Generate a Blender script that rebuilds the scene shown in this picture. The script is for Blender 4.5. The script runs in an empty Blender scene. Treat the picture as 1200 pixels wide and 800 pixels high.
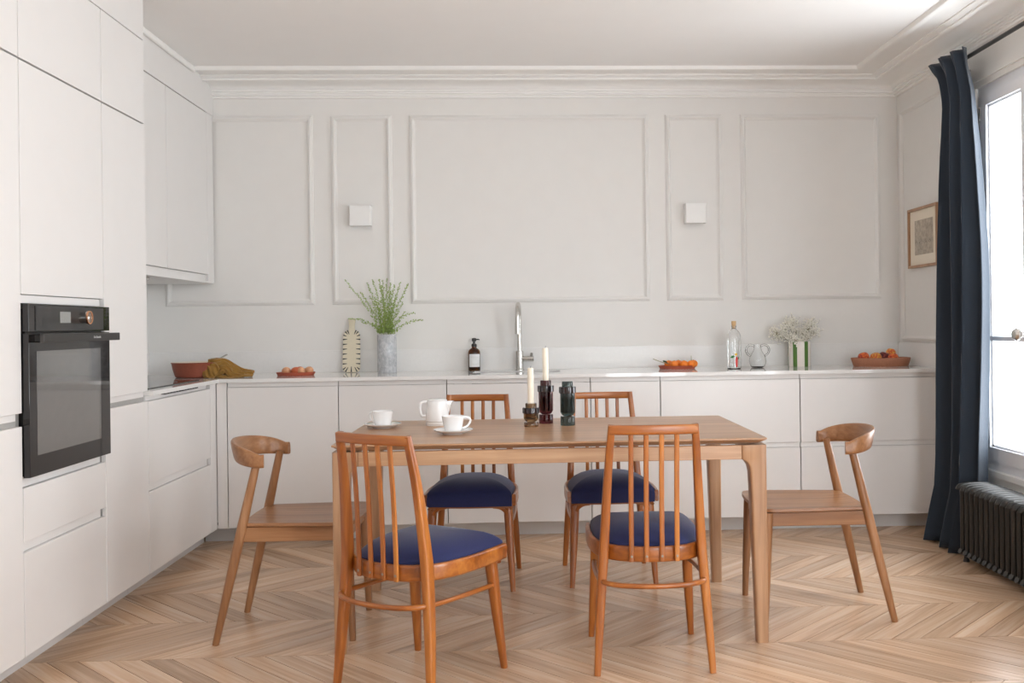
import bpy, bmesh, math, random
from mathutils import Vector, Matrix, noise

random.seed(7)
scene = bpy.context.scene
COL = scene.collection
PI = math.pi
XR, WY, XL, ZC, YF = 4.058, 0.62, -0.60, 2.685, -6.3    # right wall, back wall, left wall, ceiling, wall behind the viewer

# ------------------------------------------------------------------ camera
cam_d = bpy.data.cameras.new('camera')
cam = bpy.data.objects.new('camera', cam_d)
COL.objects.link(cam)
cam.matrix_world = (Matrix.Translation((1.6785, -5.3454, 1.1836)) @ Matrix.Rotation(-0.0441, 4, 'Z')
                    @ Matrix.Rotation(PI / 2 + 0.0013, 4, 'X') @ Matrix.Rotation(-0.0128, 4, 'Z'))
cam_d.sensor_width = 36.0
cam_d.lens = 1126.74 / 1200 * 36
cam_d.shift_x = (600 - 661.33) / 1200
cam_d.shift_y = (378.49 - 400) / 1200
cam_d.clip_start = 0.05
scene.camera = cam

# ------------------------------------------------------------------ world, daylight, exposure
world = bpy.data.worlds.new('world')
scene.world = world
world.use_nodes = True
bg = world.node_tree.nodes['Background']
bg.inputs[0].default_value = (0.89, 0.95, 1.0, 1)
bg.inputs[1].default_value = 8.0
# openings: wall, from, to, sill height, head height
WINDOWS = [('right', -1.48, -0.46, 0.42, 2.375), ('right', -4.95, -3.50, 0.10, 2.50), ('front', 2.60, 3.75, 0.10, 2.50)]  # first in view; second unseen, inferred from shadows; third added for front fill light
for wall, a, b, z0, z1 in WINDOWS:                              # sky portals in the window openings
    ld = bpy.data.lights.new('window_portal', 'AREA')
    ld.shape = 'RECTANGLE'
    ld.size = z1 - z0 - 0.02
    ld.size_y = b - a - 0.02
    ld.cycles.is_portal = True
    lo = bpy.data.objects.new('window_portal', ld)
    COL.objects.link(lo)
    if wall == 'right':
        lo.location = (XR + 0.16, (a + b) / 2, (z0 + z1) / 2)
        lo.rotation_euler = (0, PI / 2, 0)
    else:
        lo.location = ((a + b) / 2, YF - 0.13, (z0 + z1) / 2)
        lo.rotation_euler = (0, PI / 2, -PI / 2)
vs = scene.view_settings
vs.view_transform = 'Standard'
vs.look = 'None'
vs.gamma = 1
vs.use_curve_mapping = False
vs.exposure = 0.86
cy = scene.cycles
cy.use_denoising = True
cy.max_bounces = 14
cy.diffuse_bounces = 6
cy.glossy_bounces = 5
cy.transmission_bounces = 10
cy.transparent_max_bounces = 12
cy.caustics_reflective = False
cy.sample_clamp_indirect = 6.0

# ------------------------------------------------------------------ materials
def srgb(r, g, b):
    f = lambda c: (c / 255 / 12.92) if c / 255 <= 0.04045 else ((c / 255 + 0.055) / 1.055) ** 2.4
    return (f(r), f(g), f(b), 1)

def base(name):
    m = bpy.data.materials.new(name)
    m.use_nodes = True
    nt = m.node_tree
    p = nt.nodes['Principled BSDF']
    return m, nt, p

def N(nt, kind, **kw):
    n = nt.nodes.new(kind)
    for k, v in kw.items():
        setattr(n, k, v)
    return n

def coords(nt, scale=(1, 1, 1), rot=(0, 0, 0)):
    tc = N(nt, 'ShaderNodeTexCoord')
    mp = N(nt, 'ShaderNodeMapping')
    mp.inputs['Scale'].default_value = scale
    mp.inputs['Rotation'].default_value = rot
    nt.links.new(tc.outputs['Object'], mp.inputs[0])
    return mp

def ramp(nt, stops):
    r = N(nt, 'ShaderNodeValToRGB')
    e = r.color_ramp.elements
    while len(e) < len(stops):
        e.new(0.5)
    for el, (pos, c) in zip(e, stops):
        el.position = pos
        el.color = c
    return r

def bump(nt, p, src, strength, dist=0.01):
    b = N(nt, 'ShaderNodeBump')
    b.inputs['Strength'].default_value = strength
    b.inputs['Distance'].default_value = dist
    nt.links.new(src, b.inputs['Height'])
    nt.links.new(b.outputs[0], p.inputs['Normal'])

def plain(name, c, rough=0.5, metal=0.0, var=0.04, scale=6.0, bmp=0.0, bscale=None, coat=0.0, ior=None, sheen=0.0):
    """a colour that wanders a little, with optional fine relief"""
    m, nt, p = base(name)
    mp = coords(nt, (scale,) * 3)
    nz = N(nt, 'ShaderNodeTexNoise')
    nz.inputs['Detail'].default_value = 4
    nt.links.new(mp.outputs[0], nz.inputs['Vector'])
    lo = tuple(max(0, x * (1 - var)) for x in c[:3]) + (1,)
    hi = tuple(min(1, x * (1 + var)) for x in c[:3]) + (1,)
    r = ramp(nt, [(0.3, lo), (0.7, hi)])
    nt.links.new(nz.outputs['Fac'], r.inputs[0])
    nt.links.new(r.outputs[0], p.inputs['Base Color'])
    p.inputs['Roughness'].default_value = rough
    p.inputs['Metallic'].default_value = metal
    p.inputs['Coat Weight'].default_value = coat
    if ior: p.inputs['IOR'].default_value = ior
    if sheen:
        p.inputs['Sheen Weight'].default_value = sheen
        p.inputs['Sheen Roughness'].default_value = 0.4
    if bmp:
        mp2 = coords(nt, (bscale or scale * 10,) * 3)
        n2 = N(nt, 'ShaderNodeTexNoise')
        n2.inputs['Detail'].default_value = 3
        nt.links.new(mp2.outputs[0], n2.inputs['Vector'])
        bump(nt, p, n2.outputs['Fac'], bmp, 0.002)
    return m

def wood(name, dark, mid, light, axis, rough=0.35, fine=60.0, rnd=0.0, coat=0.0, broad=0.6):
    """long grain along one axis of the thing"""
    m, nt, p = base(name)
    sc = [fine] * 3
    sc['xyz'.index(axis)] = fine * 0.045
    mp = coords(nt, tuple(sc))
    src = mp.outputs[0]
    oi = N(nt, 'ShaderNodeObjectInfo')
    if rnd:
        add = N(nt, 'ShaderNodeVectorMath', operation='ADD')
        mul = N(nt, 'ShaderNodeVectorMath', operation='SCALE')
        comb = N(nt, 'ShaderNodeCombineXYZ')
        for i in range(3):
            nt.links.new(oi.outputs['Random'], comb.inputs[i])
        nt.links.new(comb.outputs[0], mul.inputs[0])
        mul.inputs['Scale'].default_value = 91.0
        nt.links.new(src, add.inputs[0])
        nt.links.new(mul.outputs[0], add.inputs[1])
        src = add.outputs[0]
    n1 = N(nt, 'ShaderNodeTexNoise')
    n1.inputs['Scale'].default_value = 1.0
    n1.inputs['Detail'].default_value = 5
    n1.inputs['Distortion'].default_value = 0.7
    nt.links.new(src, n1.inputs['Vector'])
    n2 = N(nt, 'ShaderNodeTexNoise')
    n2.inputs['Scale'].default_value = 0.22
    n2.inputs['Detail'].default_value = 2
    nt.links.new(src, n2.inputs['Vector'])
    mx = N(nt, 'ShaderNodeMath', operation='ADD')
    ml = N(nt, 'ShaderNodeMath', operation='MULTIPLY')
    ml.inputs[1].default_value = broad
    m2 = N(nt, 'ShaderNodeMath', operation='MULTIPLY')
    m2.inputs[1].default_value = 1 - broad
    nt.links.new(n2.outputs['Fac'], ml.inputs[0])
    nt.links.new(n1.outputs['Fac'], m2.inputs[0])
    nt.links.new(ml.outputs[0], mx.inputs[0])
    nt.links.new(m2.outputs[0], mx.inputs[1])
    r = ramp(nt, [(0.33, dark), (0.5, mid), (0.68, light)])
    nt.links.new(mx.outputs[0], r.inputs[0])
    out = r.outputs[0]
    if rnd:
        hs = N(nt, 'ShaderNodeHueSaturation')
        mr = N(nt, 'ShaderNodeMapRange')
        mr.inputs['To Min'].default_value = 1 - rnd
        mr.inputs['To Max'].default_value = 1 + rnd * 0.8
        nt.links.new(oi.outputs['Random'], mr.inputs['Value'])
        nt.links.new(mr.outputs[0], hs.inputs['Value'])
        nt.links.new(out, hs.inputs['Color'])
        out = hs.outputs[0]
    nt.links.new(out, p.inputs['Base Color'])
    p.inputs['Roughness'].default_value = rough
    p.inputs['Coat Weight'].default_value = coat
    p.inputs['Coat Roughness'].default_value = 0.2
    bump(nt, p, n1.outputs['Fac'], 0.08, 0.002)
    return m

def tinted_glass(name, c, rough=0.0, ior=1.45):
    m, nt, p = base(name)
    mp = coords(nt, (5, 5, 5))
    nz = N(nt, 'ShaderNodeTexNoise')
    nt.links.new(mp.outputs[0], nz.inputs['Vector'])
    r = ramp(nt, [(0.3, tuple(x * 0.97 for x in c[:3]) + (1,)), (0.7, c)])
    nt.links.new(nz.outputs['Fac'], r.inputs[0])
    nt.links.new(r.outputs[0], p.inputs['Base Color'])
    p.inputs['Transmission Weight'].default_value = 1
    p.inputs['Roughness'].default_value = rough
    p.inputs['IOR'].default_value = ior
    return m

def window_glass():
    m = bpy.data.materials.new('window_glass')
    m.use_nodes = True
    nt = m.node_tree
    nt.nodes.clear()
    out = N(nt, 'ShaderNodeOutputMaterial')
    tr = N(nt, 'ShaderNodeBsdfTransparent')
    gl = N(nt, 'ShaderNodeBsdfGlossy')
    gl.inputs['Roughness'].default_value = 0.02
    lw = N(nt, 'ShaderNodeLayerWeight')
    lw.inputs['Blend'].default_value = 0.5
    pw = N(nt, 'ShaderNodeMath', operation='POWER')
    pw.inputs[1].default_value = 4.0
    ma = N(nt, 'ShaderNodeMath', operation='MULTIPLY_ADD')
    ma.inputs[1].default_value = 0.6
    ma.inputs[2].default_value = 0.04
    mix = N(nt, 'ShaderNodeMixShader')
    nt.links.new(lw.outputs['Facing'], pw.inputs[0])
    nt.links.new(pw.outputs[0], ma.inputs[0])
    nt.links.new(ma.outputs[0], mix.inputs[0])
    nt.links.new(tr.outputs[0], mix.inputs[1])
    nt.links.new(gl.outputs[0], mix.inputs[2])
    nt.links.new(mix.outputs[0], out.inputs[0])
    return m

M = {}
M['wall'] = plain('wall_paint', (0.79, 0.775, 0.75, 1), 0.75, var=0.008, scale=2, bmp=0.02, bscale=90)
M['ceil'] = plain('ceiling_paint', (0.86, 0.85, 0.835, 1), 0.85, var=0.006, scale=1.5)
M['cornice'] = plain('cornice_paint', (0.87, 0.86, 0.84, 1), 0.7, var=0.006, scale=3)
M['lacquer'] = plain('cabinet_lacquer', (0.785, 0.768, 0.755, 1), 0.33, var=0.006, scale=2)
M['carcass'] = plain('cabinet_carcass', (0.40, 0.385, 0.365, 1), 0.6, var=0.02)  # grey deepened to put shade into the gaps between the fronts
M['plinth'] = plain('plinth_lacquer', (0.70, 0.68, 0.66, 1), 0.45, var=0.01)
M['quartz'] = plain('white_quartz', (0.80, 0.79, 0.775, 1), 0.06, var=0.012, scale=14)
M['quartz_satin'] = plain('white_quartz_satin', (0.80, 0.79, 0.775, 1), 0.30, var=0.012, scale=14)
M['upvc'] = plain('window_paint', (0.80, 0.81, 0.84, 1), 0.4, var=0.008)
M['white'] = plain('white_plaster', (0.86, 0.855, 0.84, 1), 0.6, var=0.006)
M['porcelain'] = plain('porcelain', (0.86, 0.86, 0.86, 1), 0.12, var=0.005, coat=0.4)
M['black_glass'] = plain('oven_black_glass', (0.012, 0.010, 0.010, 1), 0.035, var=0.05)
M['oven_window'] = plain('oven_window_glass', (0.28, 0.275, 0.27, 1), 0.05, var=0.03, metal=0.8)
M['anthracite'] = plain('oven_fascia', (0.055, 0.053, 0.053, 1), 0.30, var=0.04, metal=0.5)
M['handle_dark'] = plain('oven_handle', (0.06, 0.058, 0.056, 1), 0.38, var=0.04, metal=0.6)
M['copper'] = plain('copper', (0.75, 0.36, 0.2, 1), 0.2, metal=1, var=0.04)
M['steel'] = plain('brushed_steel', (0.62, 0.60, 0.57, 1), 0.26, metal=1, var=0.05, scale=30)
M['screw'] = plain('dull_screw', (0.30, 0.27, 0.23, 1), 0.45, metal=0.8, var=0.05)
M['chrome'] = plain('bright_metal', (0.75, 0.75, 0.74, 1), 0.15, metal=1, var=0.03)
M['screen'] = plain('oven_display', (0.30, 0.31, 0.30, 1), 0.3, var=0.1, scale=60)
M['print'] = plain('grey_print', (0.62, 0.62, 0.62, 1), 0.5, var=0.02)
M['black'] = plain('black_plastic', (0.014, 0.013, 0.013, 1), 0.4, var=0.05)
M['radiator'] = plain('radiator_iron', (0.030, 0.028, 0.026, 1), 0.36, var=0.10, scale=20, metal=0.45)
M['curtain'] = plain('curtain_linen', srgb(33, 44, 57), 0.85, var=0.14, scale=120, bmp=0.25, bscale=700, sheen=0.4)
M['velvet'] = plain('navy_velvet', srgb(19, 28, 76), 0.8, var=0.12, scale=25, bmp=0.1, bscale=500, sheen=0.2)
M['terracotta'] = plain('terracotta', srgb(146, 76, 55), 0.55, var=0.08, scale=20)
M['terracotta2'] = plain('red_terracotta', srgb(172, 84, 60), 0.5, var=0.08, scale=20)
M['clay'] = plain('brown_clay', srgb(168, 112, 84), 0.55, var=0.07, scale=18)
M['cream'] = plain('cream_enamel', srgb(226, 216, 200), 0.3, var=0.02)
M['mustard'] = plain('mustard_linen', srgb(156, 116, 52), 0.9, var=0.12, scale=50, bmp=0.3, bscale=500, sheen=0.2)
M['egg'] = plain('egg_shell_tan', srgb(220, 164, 124), 0.5, var=0.05, scale=40)
M['egg_dark'] = plain('egg_shell_russet', srgb(196, 100, 62), 0.45, var=0.06, scale=40)
M['board'] = plain('board_cream', srgb(224, 214, 190), 0.5, var=0.03, scale=18)
M['board_wood'] = plain('board_handle', srgb(208, 190, 160), 0.55, var=0.04, scale=20)
M['ink'] = plain('black_ink', srgb(38, 42, 46), 0.5, var=0.05)
M['paper'] = plain('label_paper', (0.80, 0.80, 0.80, 1), 0.6, var=0.01)
M['mat_board'] = plain('picture_mount', srgb(236, 226, 208), 0.7, var=0.01)
M['amber'] = tinted_glass('amber_glass', srgb(150, 92, 30), 0.02)
M['clear'] = tinted_glass('clear_glass', (0.985, 0.99, 0.99, 1), 0.0)
M['dark_rim'] = plain('black_glass_tube', (0.02, 0.022, 0.025, 1), 0.1, var=0.05)
M['water'] = tinted_glass('water', (0.98, 0.99, 0.99, 1), 0.0, 1.33)
M['cork'] = plain('cork', srgb(216, 178, 130), 0.8, var=0.1, scale=120)
M['smoke'] = tinted_glass('smoky_brown_glass', srgb(150, 118, 84), 0.02)
M['plum'] = tinted_glass('aubergine_glass', srgb(90, 40, 46), 0.02)
M['pine'] = tinted_glass('grey_green_glass', srgb(74, 94, 94), 0.02)
M['plum_dark'] = plain('black_glass_collar', srgb(30, 20, 24), 0.08, var=0.05, coat=0.5)
M['wax'] = plain('ivory_wax', srgb(240, 230, 212), 0.5, var=0.015)
M['stripe_green'] = plain('stripe_green', srgb(88, 128, 58), 0.25, var=0.04, coat=0.3)
M['stripe_white'] = plain('stripe_white', srgb(236, 228, 220), 0.25, var=0.02, coat=0.3)
M['leaf'] = plain('leaf_green', srgb(150, 172, 92), 0.6, var=0.2, scale=30)
M['stem'] = plain('stem_green', srgb(140, 152, 88), 0.6, var=0.1, scale=30)
M['leaf_dark'] = plain('clementine_leaf', srgb(48, 82, 38), 0.45, var=0.1, scale=30)
M['gyp'] = plain('blossom_white', srgb(245, 242, 232), 0.8, var=0.05, scale=60)
M['gypstem'] = plain('dry_stem', srgb(150, 142, 104), 0.7, var=0.1, scale=40)
M['painted_red'] = plain('painted_red', srgb(206, 46, 40), 0.4, var=0.05)
M['painted_yellow'] = plain('painted_yellow', srgb(228, 190, 40), 0.4, var=0.05)
M['painted_green'] = plain('painted_green', srgb(52, 120, 62), 0.4, var=0.05)
M['dark_gap'] = plain('dark_subfloor', srgb(74, 52, 34), 0.8, var=0.1)
M['glass'] = window_glass()
M['orange'] = plain('clementine_skin', srgb(240, 130, 34), 0.42, var=0.10, scale=30, bmp=0.25, bscale=420)

def peach_mat(name, a, b, c, seed):
    m, nt, p = base(name)
    mp = coords(nt, (16, 16, 16))
    mp.inputs['Location'].default_value = (seed * 3.1, seed * 1.7, seed)
    nz = N(nt, 'ShaderNodeTexNoise')
    nz.inputs['Detail'].default_value = 1.5
    nt.links.new(mp.outputs[0], nz.inputs['Vector'])
    r = ramp(nt, [(0.38, a), (0.5, b), (0.62, c)])
    nt.links.new(nz.outputs['Fac'], r.inputs[0])
    nt.links.new(r.outputs[0], p.inputs['Base Color'])
    p.inputs['Roughness'].default_value = 0.6
    p.inputs['Sheen Weight'].default_value = 0.15
    return m
M['peach_red'] = peach_mat('peach_red', srgb(160, 44, 26), srgb(206, 84, 34), srgb(226, 120, 44), 1)
M['peach_gold'] = peach_mat('peach_gold', srgb(206, 88, 44), srgb(220, 140, 60), srgb(224, 178, 60), 2.3)
M['peach_dark'] = peach_mat('peach_dark', srgb(80, 22, 26), srgb(112, 36, 34), srgb(150, 60, 44), 3.9)

def marble_mat():
    m, nt, p = base('grey_marble')
    mp = coords(nt, (9, 9, 5))
    nz = N(nt, 'ShaderNodeTexNoise')
    nz.inputs['Detail'].default_value = 8
    nz.inputs['Distortion'].default_value = 1.6
    nt.links.new(mp.outputs[0], nz.inputs['Vector'])
    r = ramp(nt, [(0.36, srgb(168, 171, 175)), (0.5, srgb(184, 186, 189)), (0.66, srgb(202, 203, 205))])
    nt.links.new(nz.outputs['Fac'], r.inputs[0])
    nt.links.new(r.outputs[0], p.inputs['Base Color'])
    p.inputs['Roughness'].default_value = 0.16
    return m
M['marble'] = marble_mat()

def art_mat():
    """small sepia print: pale misty ground with a broken dark band across it"""
    m, nt, p = base('sepia_print')
    mp = coords(nt, (9, 9, 9))
    nz = N(nt, 'ShaderNodeTexNoise')
    nz.inputs['Detail'].default_value = 4
    nt.links.new(mp.outputs[0], nz.inputs['Vector'])
    r = ramp(nt, [(0.35, srgb(164, 152, 136)), (0.65, srgb(196, 185, 168))])
    nt.links.new(nz.outputs['Fac'], r.inputs[0])
    mp2 = coords(nt, (30, 30, 22))
    n2 = N(nt, 'ShaderNodeTexNoise')
    n2.inputs['Detail'].default_value = 3
    nt.links.new(mp2.outputs[0], n2.inputs['Vector'])
    tc = N(nt, 'ShaderNodeTexCoord')
    sp = N(nt, 'ShaderNodeSeparateXYZ')
    nt.links.new(tc.outputs['Object'], sp.inputs[0])
    band = ramp(nt, [(0.0, (0, 0, 0, 1)), (0.28, (0.0, 0.0, 0.0, 1)), (0.36, (1, 1, 1, 1)), (0.46, (0, 0, 0, 1))])
    mr = N(nt, 'ShaderNodeMapRange')
    mr.inputs['From Min'].default_value = -0.103
    mr.inputs['From Max'].default_value = 0.103
    nt.links.new(sp.outputs[2], mr.inputs['Value'])
    nt.links.new(mr.outputs[0], band.inputs[0])
    blot = ramp(nt, [(0.50, (0, 0, 0, 1)), (0.62, (1, 1, 1, 1))])
    nt.links.new(n2.outputs['Fac'], blot.inputs[0])
    mu = N(nt, 'ShaderNodeMath', operation='MULTIPLY')
    nt.links.new(band.outputs[0], mu.inputs[0])
    nt.links.new(blot.outputs[0], mu.inputs[1])
    mix = N(nt, 'ShaderNodeMix', data_type='RGBA')
    nt.links.new(mu.outputs[0], mix.inputs[0])
    nt.links.new(r.outputs[0], mix.inputs[6])
    mix.inputs[7].default_value = srgb(60, 56, 52)
    nt.links.new(mix.outputs[2], p.inputs['Base Color'])
    p.inputs['Roughness'].default_value = 0.5
    return m
M['art'] = art_mat()

def wood_set(key, dark, mid, light, **kw):
    for a in 'xyz':
        M[key + a] = wood(key + '_grain_' + a, dark, mid, light, a, **kw)
wood_set('beech', srgb(118, 60, 18), srgb(156, 88, 32), srgb(184, 116, 50), rough=0.30, fine=55, coat=0.25)
wood_set('oak', srgb(150, 112, 82), srgb(174, 134, 101), srgb(194, 157, 123), rough=0.30, fine=70)
wood_set('oak2', srgb(120, 80, 49), srgb(149, 103, 66), srgb(174, 128, 90), rough=0.34, fine=60)
M['parquet'] = wood('parquet', srgb(174, 140, 110), srgb(203, 169, 139), srgb(217, 189, 163), 'x', rough=0.27, fine=52, rnd=0.19, broad=0.45)

# ------------------------------------------------------------------ mesh helpers
def link(name, bm, mat, parent=None, loc=None, rot=None, smooth=None, label=None, cat=None, group=None, kind=None):
    bmesh.ops.recalc_face_normals(bm, faces=bm.faces)
    me = bpy.data.meshes.new(name)
    if smooth is not None:
        for f in bm.faces:
            f.smooth = True
    bm.to_mesh(me)
    bm.free()
    if smooth is not None:
        me.set_sharp_from_angle(angle=math.radians(smooth))
    for mm in (mat if isinstance(mat, (list, tuple)) else [mat]):
        me.materials.append(mm)
    return put(name, me, parent, loc, rot, label, cat, group, kind)

def put(name, data, parent=None, loc=None, rot=None, label=None, cat=None, group=None, kind=None):
    o = bpy.data.objects.new(name, data)
    COL.objects.link(o)
    if parent: o.parent = parent
    if loc is not None: o.location = loc
    if rot is not None: o.rotation_euler = rot
    for k, v in (('label', label), ('category', cat), ('group', group), ('kind', kind)):
        if v: o[k] = v
    return o

def thing(name, label, cat, loc=(0, 0, 0), rotz=0, group=None):
    return put(name, None, None, loc, (0, 0, rotz), label, cat, group)

def dup(root, loc, rotz, label=None):
    r = root.copy()
    COL.objects.link(r)
    r.location = loc
    r.rotation_euler = (0, 0, rotz)
    if label: r['label'] = label
    for ch in list(root.children):
        c = ch.copy()
        COL.objects.link(c)
        c.parent = r
        for g in list(ch.children):
            k = g.copy()
            COL.objects.link(k)
            k.parent = c
    return r

def box(bm, x0, x1, y0, y1, z0, z1):
    v = [bm.verts.new((x, y, z)) for z in (z0, z1) for x, y in ((x0, y0), (x1, y0), (x1, y1), (x0, y1))]
    for q in ((0, 3, 2, 1), (4, 5, 6, 7), (0, 1, 5, 4), (1, 2, 6, 5), (2, 3, 7, 6), (3, 0, 4, 7)):
        bm.faces.new([v[i] for i in q])

def bx(x0, x1, y0, y1, z0, z1, bev=0.0, seg=2):
    bm = bmesh.new()
    box(bm, x0, x1, y0, y1, z0, z1)
    if bev:
        bmesh.ops.bevel(bm, geom=bm.edges[:], offset=bev, segments=seg, affect='EDGES', profile=0.5)
    return bm

def bridge(bm, a, b):
    n = len(a)
    for i in range(n):
        bm.faces.new((a[i], a[(i + 1) % n], b[(i + 1) % n], b[i]))

def section(ra, rb, seg, n):
    out = []
    for i in range(seg):
        t = 2 * PI * i / seg + (PI / seg if n > 3 else 0)
        c, s = math.cos(t), math.sin(t)
        out.append((ra * math.copysign(abs(c) ** (2 / n), c), rb * math.copysign(abs(s) ** (2 / n), s)))
    return out

def tube(bm, pts, r, seg=12, up=(0, 0, 1), n=2.0, cap=True, closed=False):
    """sweep along pts; r is a radius, or per point a radius or (side, along up) half sizes; n > 2 squares the section"""
    pts = [Vector(p) for p in pts]
    up = Vector(up)
    rings = []
    m = len(pts)
    for i, p in enumerate(pts):
        if closed:
            t = pts[(i + 1) % m] - pts[i - 1]
        else:
            t = pts[min(i + 1, m - 1)] - pts[max(i - 1, 0)]
        t.normalize()
        side = t.cross(up)
        if side.length < 1e-4: side = t.cross(Vector((1, 0, 0)))
        side.normalize()
        nn = side.cross(t).normalized()
        q = r[i] if isinstance(r, list) else r
        ra, rb = q if isinstance(q, tuple) else (q, q)
        rings.append([bm.verts.new(p + side * a + nn * b) for a, b in section(ra, rb, seg, n)])
    for i in range(m - 1):
        bridge(bm, rings[i], rings[i + 1])
    if closed:
        bridge(bm, rings[-1], rings[0])
    elif cap:
        bm.faces.new(rings[0][::-1])
        bm.faces.new(rings[-1])
    return rings

def spline(pts, k=6):
    """Catmull-Rom through pts (tuples of any length)"""
    out = []
    P = [pts[0]] + list(pts) + [pts[-1]]
    for i in range(1, len(P) - 2):
        for j in range(k):
            t = j / k
            out.append(tuple(0.5 * (2 * b + (c - a) * t + (2 * a - 5 * b + 4 * c - d) * t * t + (3 * b - a - 3 * c + d) * t ** 3)
                             for a, b, c, d in zip(P[i - 1], P[i], P[i + 1], P[i + 2])))
    out.append(tuple(pts[-1]))
    return out

def lathe(bm, prof, seg=28, c=(0, 0, 0), sx=1.0, sy=1.0, cap=True):
    """profile of (radius, z); open ends are capped when the radius is not 0"""
    rings = []
    for r, z in prof:
        if r <= 1e-6:
            rings.append([bm.verts.new((c[0], c[1], c[2] + z))])
        else:
            rings.append([bm.verts.new((c[0] + sx * r * math.cos(2 * PI * i / seg), c[1] + sy * r * math.sin(2 * PI * i / seg), c[2] + z)) for i in range(seg)])
    for a, b in zip(rings, rings[1:]):
        if len(a) == 1 and len(b) == 1: continue
        if len(a) == 1:
            for i in range(seg): bm.faces.new((a[0], b[i], b[(i + 1) % seg]))
        elif len(b) == 1:
            for i in range(seg): bm.faces.new((a[i], a[(i + 1) % seg], b[0]))
        else:
            bridge(bm, a, b)
    if cap:
        if len(rings[0]) > 1: bm.faces.new(rings[0][::-1])
        if len(rings[-1]) > 1: bm.faces.new(rings[-1])

def lathed(prof, **kw):
    bm = bmesh.new()
    lathe(bm, prof, **kw)
    return bm

def tubed(*a, **kw):
    bm = bmesh.new()
    tube(bm, *a, **kw)
    return bm

def prism(bm, outline, z0, z1):
    lo = [bm.verts.new((x, y, z0)) for x, y in outline]
    hi = [bm.verts.new((x, y, z1)) for x, y in outline]
    bm.faces.new(lo[::-1])
    bm.faces.new(hi)
    bridge(bm, lo, hi)

def ellipsoid(bm, c, rx, ry, rz, u=14, v=9):
    prof = [(math.sin(PI * i / v), -math.cos(PI * i / v)) for i in range(v + 1)]
    lathe(bm, [(max(0, r), z * rz) for r, z in prof], seg=u, c=c, sx=rx, sy=ry)

# ------------------------------------------------------------------ the room
ST = 'structure'
# floor: sub-floor with chevron planks laid in rows along x
ROW, PITCH, PH = 0.43, 0.11, 0.065
floor = link('floor', bx(XL - 0.15, XR + 0.25, YF, WY + 0.15, -0.09, -0.0125), M['dark_gap'], kind=ST)
S2 = math.sqrt(0.5)
def clip_x(poly, x, keep_less):
    out = []
    for i in range(len(poly)):
        p, q = poly[i - 1], poly[i]
        pin, qin = ((p[0] <= x), (q[0] <= x)) if keep_less else ((p[0] >= x), (q[0] >= x))
        if pin != qin:
            t = (x - p[0]) / (q[0] - p[0])
            out.append((x, p[1] + t * (q[1] - p[1])))
        if qin: out.append(q)
    return out
G = 0.0019
FX0, FX1 = -0.14, XR - 0.001
plank_mesh = {}
rest = bmesh.new()
row_i = 0
y1 = 0.32
while y1 - ROW > YF:
    y0 = y1 - ROW
    down = row_i % 2 == 0            # which way the row's planks lean
    # in row -1.83..-1.40 planks climb with x, in the row after it they fall
    up_row = (round((y0 + 1.83) / ROW)) % 2 == 0
    ya, yb = y0 + G * 0.8, y1 - G * 0.8
    h = yb - ya
    x = FX0 - ROW - PITCH + ((PH - (FX0 - ROW - PITCH)) % PITCH)
    while x < FX1 + ROW:
        sh = h if up_row else -h
        poly = [(x + G, ya), (x + PITCH - G, ya), (x + PITCH - G + sh, yb), (x + G + sh, yb)]
        full = all(FX0 <= p[0] <= FX1 for p in poly)
        poly = clip_x(clip_x(poly, FX0, False), FX1, True)
        if len(poly) >= 3 and max(p[0] for p in poly) - min(p[0] for p in poly) > 0.012:
            cx, cyy = sum(p[0] for p in poly) / len(poly), (ya + yb) / 2
            a = PI / 4 if up_row else -PI / 4
            ca, sa = math.cos(a), math.sin(a)
            loc = [((p[0] - cx) * ca + (p[1] - cyy) * sa, -(p[0] - cx) * sa + (p[1] - cyy) * ca) for p in poly]
            if y0 > -2.6:
                key = up_row if full else None
                if key is not None and key in plank_mesh:
                    me = plank_mesh[key]
                else:
                    bm = bmesh.new()
                    prism(bm, loc, -0.013, 0.0)
                    bmesh.ops.recalc_face_normals(bm, faces=bm.faces)
                    me = bpy.data.meshes.new('plank')
                    bm.to_mesh(me)
                    bm.free()
                    me.materials.append(M['parquet'])
                    if key is not None: plank_mesh[key] = me
                put('plank', me, floor, (cx, cyy, -0.0004 * random.random()), (0, 0, a))
            else:
                prism(rest, poly, -0.013, 0.0)
        x += PITCH
    y1 = y0
    row_i += 1
link('planks_beyond', rest, M['parquet'], floor, kind='stuff')

link('ceiling', bx(XL - 0.15, XR + 0.25, YF, WY + 0.15, ZC, ZC + 0.12), M['ceil'], kind=ST)
link('wall_back', bx(XL - 0.15, XR + 0.25, WY, WY + 0.15, 0, ZC), M['wall'], kind=ST)
link('wall_left', bx(XL - 0.15, XL, YF, WY, 0, ZC), M['wall'], kind=ST)
def holed_wall(name, to_box, lo, hi, holes):
    bm = bmesh.new()
    us = [lo] + [v for h in sorted(holes) for v in h[:2]] + [hi]
    for i in range(0, len(us), 2):
        to_box(bm, us[i], us[i + 1], 0, ZC)
    for u0, u1, z0, z1 in holes:
        to_box(bm, u0, u1, 0, z0)
        to_box(bm, u0, u1, z1, ZC)
    link(name, bm, M['wall'], kind=ST)
holed_wall('wall_right', lambda bm, a, b, z0, z1: box(bm, XR, XR + 0.25, a, b, z0, z1), YF, WY, [w[1:] for w in WINDOWS if w[0] == 'right'])
holed_wall('wall_front', lambda bm, a, b, z0, z1: box(bm, a, b, YF - 0.22, YF, z0, z1), XL - 0.15, XR + 0.25, [w[1:] for w in WINDOWS if w[0] == 'front'])

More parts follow.
